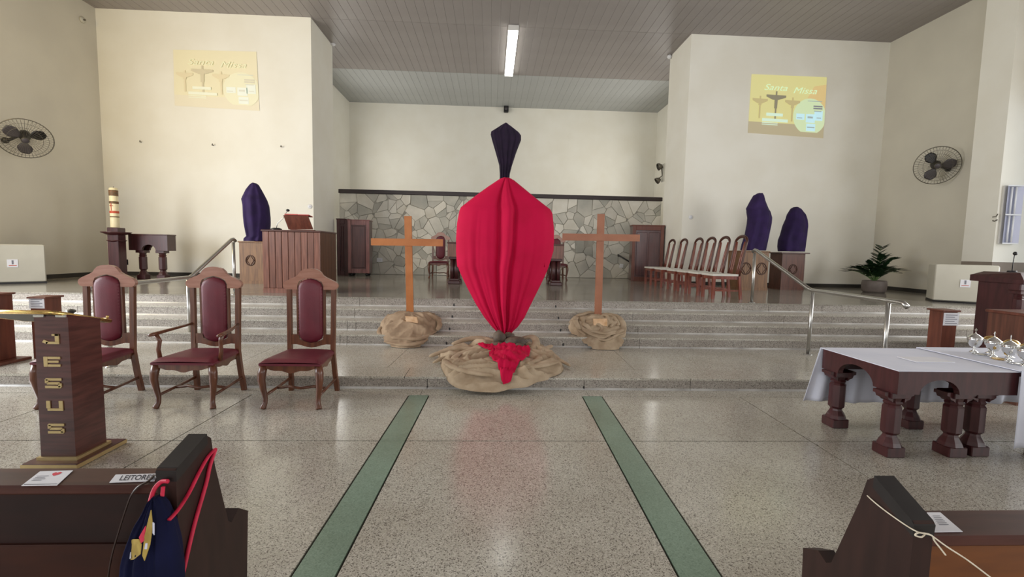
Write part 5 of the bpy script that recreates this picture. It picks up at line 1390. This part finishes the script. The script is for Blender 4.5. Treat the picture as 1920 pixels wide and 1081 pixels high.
# ================================================================== pews in the foreground
def pew(prof, xo, xi, label, rail, xfar, low, upper, cap):
    t = thing('pew', label, 'pew', ((xo+xi)/2, rail[0], 0)); L_ = t.location
    ln = lambda pts: [(p[0]-L_.y, p[1]) for p in pts]
    MB().prism(ln(prof), xo-L_.x, xi-L_.x, 'yz').obj('end_panel', 'pew_end_wood', t)
    # dark rounded cap along the sloping top edge
    (ya, za), (yb, zb) = cap
    m = MB(); d = .004
    lo, hi = min(xo, xi)-L_.x, max(xo, xi)-L_.x
    m.prism([(ya-L_.y, za-.035), (yb-L_.y+.004, zb-.03), (yb-L_.y+.002, zb+.003), (ya-L_.y+.006, za+.003), (ya-L_.y-.002, za-.006)], lo-.002, hi+.002, 'yz'); m.obj('end_cap', 'pew_cap', t)
    s = -1 if xfar < xo else 1
    x0_, x1_ = sorted((xfar, xi))
    x0_ -= L_.x; x1_ -= L_.x
    y0, y1, zt = rail
    MB().bb(x0_, x1_, y0-L_.y, y1-L_.y, zt-.028, zt, bev=.006).obj('top_rail', 'pew_wood', t)
    MB().bb(x0_, x1_, y0-L_.y+.03, y0-L_.y+.05, zt-.19, zt-.028).obj('upper_board', upper, t)
    MB().bb(x0_, x1_, y0-L_.y+.018, y0-L_.y+.045, .10, zt-.19, bev=.004).obj('lower_board', low, t)
    MB().bb(x0_, x1_, y0-L_.y+.05, y0-L_.y+.25, .40, .425, bev=.005).obj('seat', 'pew_wood', t)
    MB().bb(x0_, x1_, y0-L_.y+.03, y0-L_.y+.06, 0, .10).obj('plinth', 'pew_wood', t)
    return t
pew([(1.262, .885), (1.40, .925), (1.425, .905), (1.44, .81), (1.502, .592), (1.52, .575), (1.565, .60), (1.625, .555), (1.605, .30), (1.60, 0), (1.27, 0), (1.262, .5)], -.85, -.90,
    'dark wooden pew holding two paper labels and the navy bag', (1.335, 1.45, .80), -4.2, 'pew_panel_dark', 'pew_shadow_board', ((1.262, .885), (1.40, .925)))
pew([(1.012, .872), (1.13, .925), (1.155, .905), (1.175, .83), (1.255, .60), (1.275, .585), (1.31, .60), (1.375, .565), (1.365, .30), (1.36, 0), (1.02, 0), (1.012, .5)], 1.02, 1.07,
    'dark wooden pew with a honey-coloured panel, white string tied to it', (1.065, 1.19, .80), 4.2, 'pew_panel', 'pew_panel', ((1.012, .872), (1.13, .925)))
def sheet(px4, z, label, name, d=.0012):
    q = [at(a, b, z=z) for a, b in px4]; c = sum(q, Vector())/4
    t = thing(name, label, 'paper', (c.x, c.y, z+.0006))
    MB().add([(v.x-c.x, v.y-c.y, 0) for v in q]+[(v.x-c.x, v.y-c.y, d) for v in q], [(0, 1, 2, 3), (7, 6, 5, 4), (0, 4, 5, 1), (1, 5, 6, 2), (2, 6, 7, 3), (3, 7, 4, 0)]).obj('sheet', 'paper', t)
    A, B, C_, D_ = [v-c for v in q]     # near-left, far-left, far-right, near-right
    def W(u, v, h=.0015): P_ = A.lerp(D_, u).lerp(B.lerp(C_, u), v); return (P_.x, P_.y, h+d)
    return t, W
def patch(t, W, pts, name, mt_, h=.0006):
    m = MB(); n = len(pts); vs = [W(u, v, h) for u, v in pts]; m.add(vs, [tuple(range(n))]); return m.obj(name, mt_, t, fix=False)
RT = .801
t, W = sheet(((40, 911), (75, 884), (137, 882), (107, 910)), RT, 'white printed sheet with a red heart on the pew rail', 'printed_sheet')
patch(t, W, [(.52, .70), (.60, .62), (.72, .72), (.74, .86), (.66, .90), (.61, .84), (.54, .88), (.48, .80)], 'heart', 'heart_red')
for i in range(4): patch(t, W, [(.10, .62-.1*i), (.45-.06*(i % 2), .62-.1*i), (.45-.06*(i % 2), .65-.1*i), (.10, .65-.1*i)], 'text_line', 'ink_grey')
patch(t, W, [(.03, .06), (.97, .06), (.97, .085), (.03, .085)], 'text_line', 'ink')
t, W = sheet(((205, 905), (217, 890), (296, 888), (290, 902)), RT, 'white label strip with printed capital letters on the pew rail', 'label_strip')
A = Vector(W(.56, .47)); U = (Vector(W(.66, .47))-A)*10; V = (Vector(W(.56, .57))-A)*10
U = U*.185; V = V*.92
text_mesh('LEITORES', 1, 'ink', 'lettering', t, Matrix(((U.x, V.x, 0, A.x), (U.y, V.y, 0, A.y), (0, 0, 1, .0020), (0, 0, 0, 1))), extrude=0, bold=.01)
t, W = sheet(((1742, 998), (1738, 961), (1763, 961), (1805, 997)), RT, 'white printed sheet on the pew rail beside the string knot', 'printed_sheet')
for i in range(6): patch(t, W, [(.30+.02*i, .78-.09*i), (.72+.01*i, .78-.09*i), (.72+.01*i, .81-.09*i), (.30+.02*i, .81-.09*i)], 'text_line', 'ink_grey')

# ---- navy drawstring bag
YG = 1.22
bag_rows = [(932, 286, 296), (938, 281, 303), (950, 274, 311), (968, 264, 318), (985, 256, 323), (1010, 245, 328), (1040, 236, 334), (1081, 230, 341), (1130, 232, 342), (1160, 250, 330)]
rs = rows_world(bag_rows, YG)
bg_ = thing('drawstring_bag', 'navy drawstring bag with yellow print hanging from the pew end', 'bag', (rs[0][1], YG, rs[-1][0]))
def bfold(u, t_):
    c = math.cos(2*PI*u); return (.22*math.sin(c*11+1)+.16*math.sin(c*19+t_*2))*(.25+.75*(1-t_)) 
bo = veil(rs, YG, lambda k: .012+.045*min(1, k*1.6), 130, 40, bfold); rel(bo.obj('body', 'navy_cloth'), bg_)
def on_bag(pts, name, mt_):
    m = MB(); n = len(pts)
    vs = []
    for a, b in pts:
        kk = min(range(len(bag_rows)-1), key=lambda i: 0 if bag_rows[i][0] <= b <= bag_rows[i+1][0] else 1)
        f_ = (b-bag_rows[kk][0])/(bag_rows[kk+1][0]-bag_rows[kk][0]); l_ = bag_rows[kk][1]*(1-f_)+bag_rows[kk+1][1]*f_; r_ = bag_rows[kk][2]*(1-f_)+bag_rows[kk+1][2]*f_
        xx = max(-.97, min(.97, (a-(l_+r_)/2)/((r_-l_)/2))); dep_ = .066*math.sqrt(1-xx*xx)+.012
        p_ = at(a, b, y=YG-dep_); vs.append(tuple(p_))
    m.add(vs, [tuple(range(n))]); o = m.obj(name, mt_, fix=False); s_ = o.modifiers.new('thick', 'SOLIDIFY'); s_.thickness = .002
    return rel(o, bg_)
on_bag([(241, 1017), (250, 1010), (261, 1010), (266, 1020), (264, 1038), (252, 1048), (237, 1049)], 'yellow_print', 'yellow_print')
on_bag([(284, 955), (287, 985), (282, 1020), (272, 1050), (268, 1040), (272, 1005), (278, 978)], 'yellow_print', 'yellow_print')
on_bag([(262, 1006), (274, 985), (272, 1012), (266, 1017)], 'red_print', 'strap_red')
on_bag([(236, 1033), (246, 1030), (246, 1046), (236, 1048)], 'white_print', 'print_white')
on_bag([(274, 1017), (278, 1017), (277, 1028), (272, 1028)], 'white_print', 'print_white')
on_bag([(287, 978), (290, 980), (290, 1002), (287, 998)], 'white_print', 'print_white')
on_bag([(234, 1062), (236, 1058), (236, 1075), (233, 1078)], 'yellow_print', 'yellow_print')
def strap(pts, r, name, mt_, par=None, flat=.35, label=None, cat=None):
    m = MB(); P_ = [Vector(p) for p in pts]; out = []
    for i in range(len(P_)-1):
        p0, p1, p2, p3 = P_[max(i-1, 0)], P_[i], P_[i+1], P_[min(i+2, len(P_)-1)]
        for k in range(6):
            q = k/6; out.append(.5*((2*p1)+(p2-p0)*q+(2*p0-5*p1+4*p2-p3)*q*q+(3*p1-p0-3*p2+p3)*q**3))
    out.append(P_[-1]); m.tube(out, r, 8, flat=flat); o = m.obj(name, mt_)
    if par: rel(o, par)
    if label: tag(o, label, cat)
    return o
xa_ = -.844
strap([at(282, 940, y=1.22), at(287, 922, y=1.24), at(294, 910, y=1.25), at(304, 902, y=1.255), (-.86, 1.245, at(306, 900, y=1.25).z)], .006, 'strap', 'strap_red', bg_, .8)
strap([at(301, 950, y=1.22), at(304, 930, y=1.235), at(306, 912, y=1.25)], .005, 'strap', 'strap_red', bg_, .8)
strap([at(317, 974, y=1.21), at(334, 955, y=1.245), at(354, 924, x=xa_), at(374, 884, x=xa_), at(390, 856, x=xa_), (-.845, 1.437, at(392, 850, x=xa_).z)], .006, 'strap', 'strap_red', bg_, .6)
strap([(-.845, 1.437, at(391, 852, x=xa_).z), at(394, 872, x=xa_), at(386, 908, x=xa_), at(364, 985, x=xa_), at(344, 1070, x=xa_), at(330, 1130, x=xa_)], .006, 'strap', 'strap_red', bg_, .8)
strap([(-.905, 1.30, .815), at(292, 891, z=.808), at(277, 902, z=.808), at(258, 913, y=1.325), at(245, 930, y=1.318), at(234, 960, y=1.32), at(222, 998, y=1.325), at(210, 1040, y=1.325), at(203, 1081, y=1.325), at(200, 1130, y=1.325)], .006, 'shoulder_strap', 'strap_brown', None, .4, 'thin dark brown strap draped over the pew rail beside the navy bag', 'strap')
# ---- white string tied round the other pew end
xs2 = 1.016
st = strap([(1.03, 1.172, at(1631, 933, x=1.02).z), at(1633, 935, x=xs2), at(1660, 957, x=xs2), at(1700, 985, x=xs2), at(1722, 997, x=xs2), at(1735, 999, y=1.003), at(1746, 1003, y=.99), at(1775, 1024, y=.98), at(1815, 1050, y=.97), at(1860, 1084, y=.96), at(1920, 1130, y=.95)], .0017, 'string', 'cord', None, 1, 'white string tied with a knot around the end of the honey-panelled pew', 'string')
strap([at(1736, 999, y=.998), at(1728, 1006, y=.99), at(1716, 1003, y=.988), at(1722, 998, y=.99), at(1736, 1000, y=.99), at(1748, 1004, y=.988), at(1752, 1013, y=.985), at(1763, 1027, y=.982), at(1773, 1040, y=.98)], .0018, 'knot_loop', 'cord', st, 1)
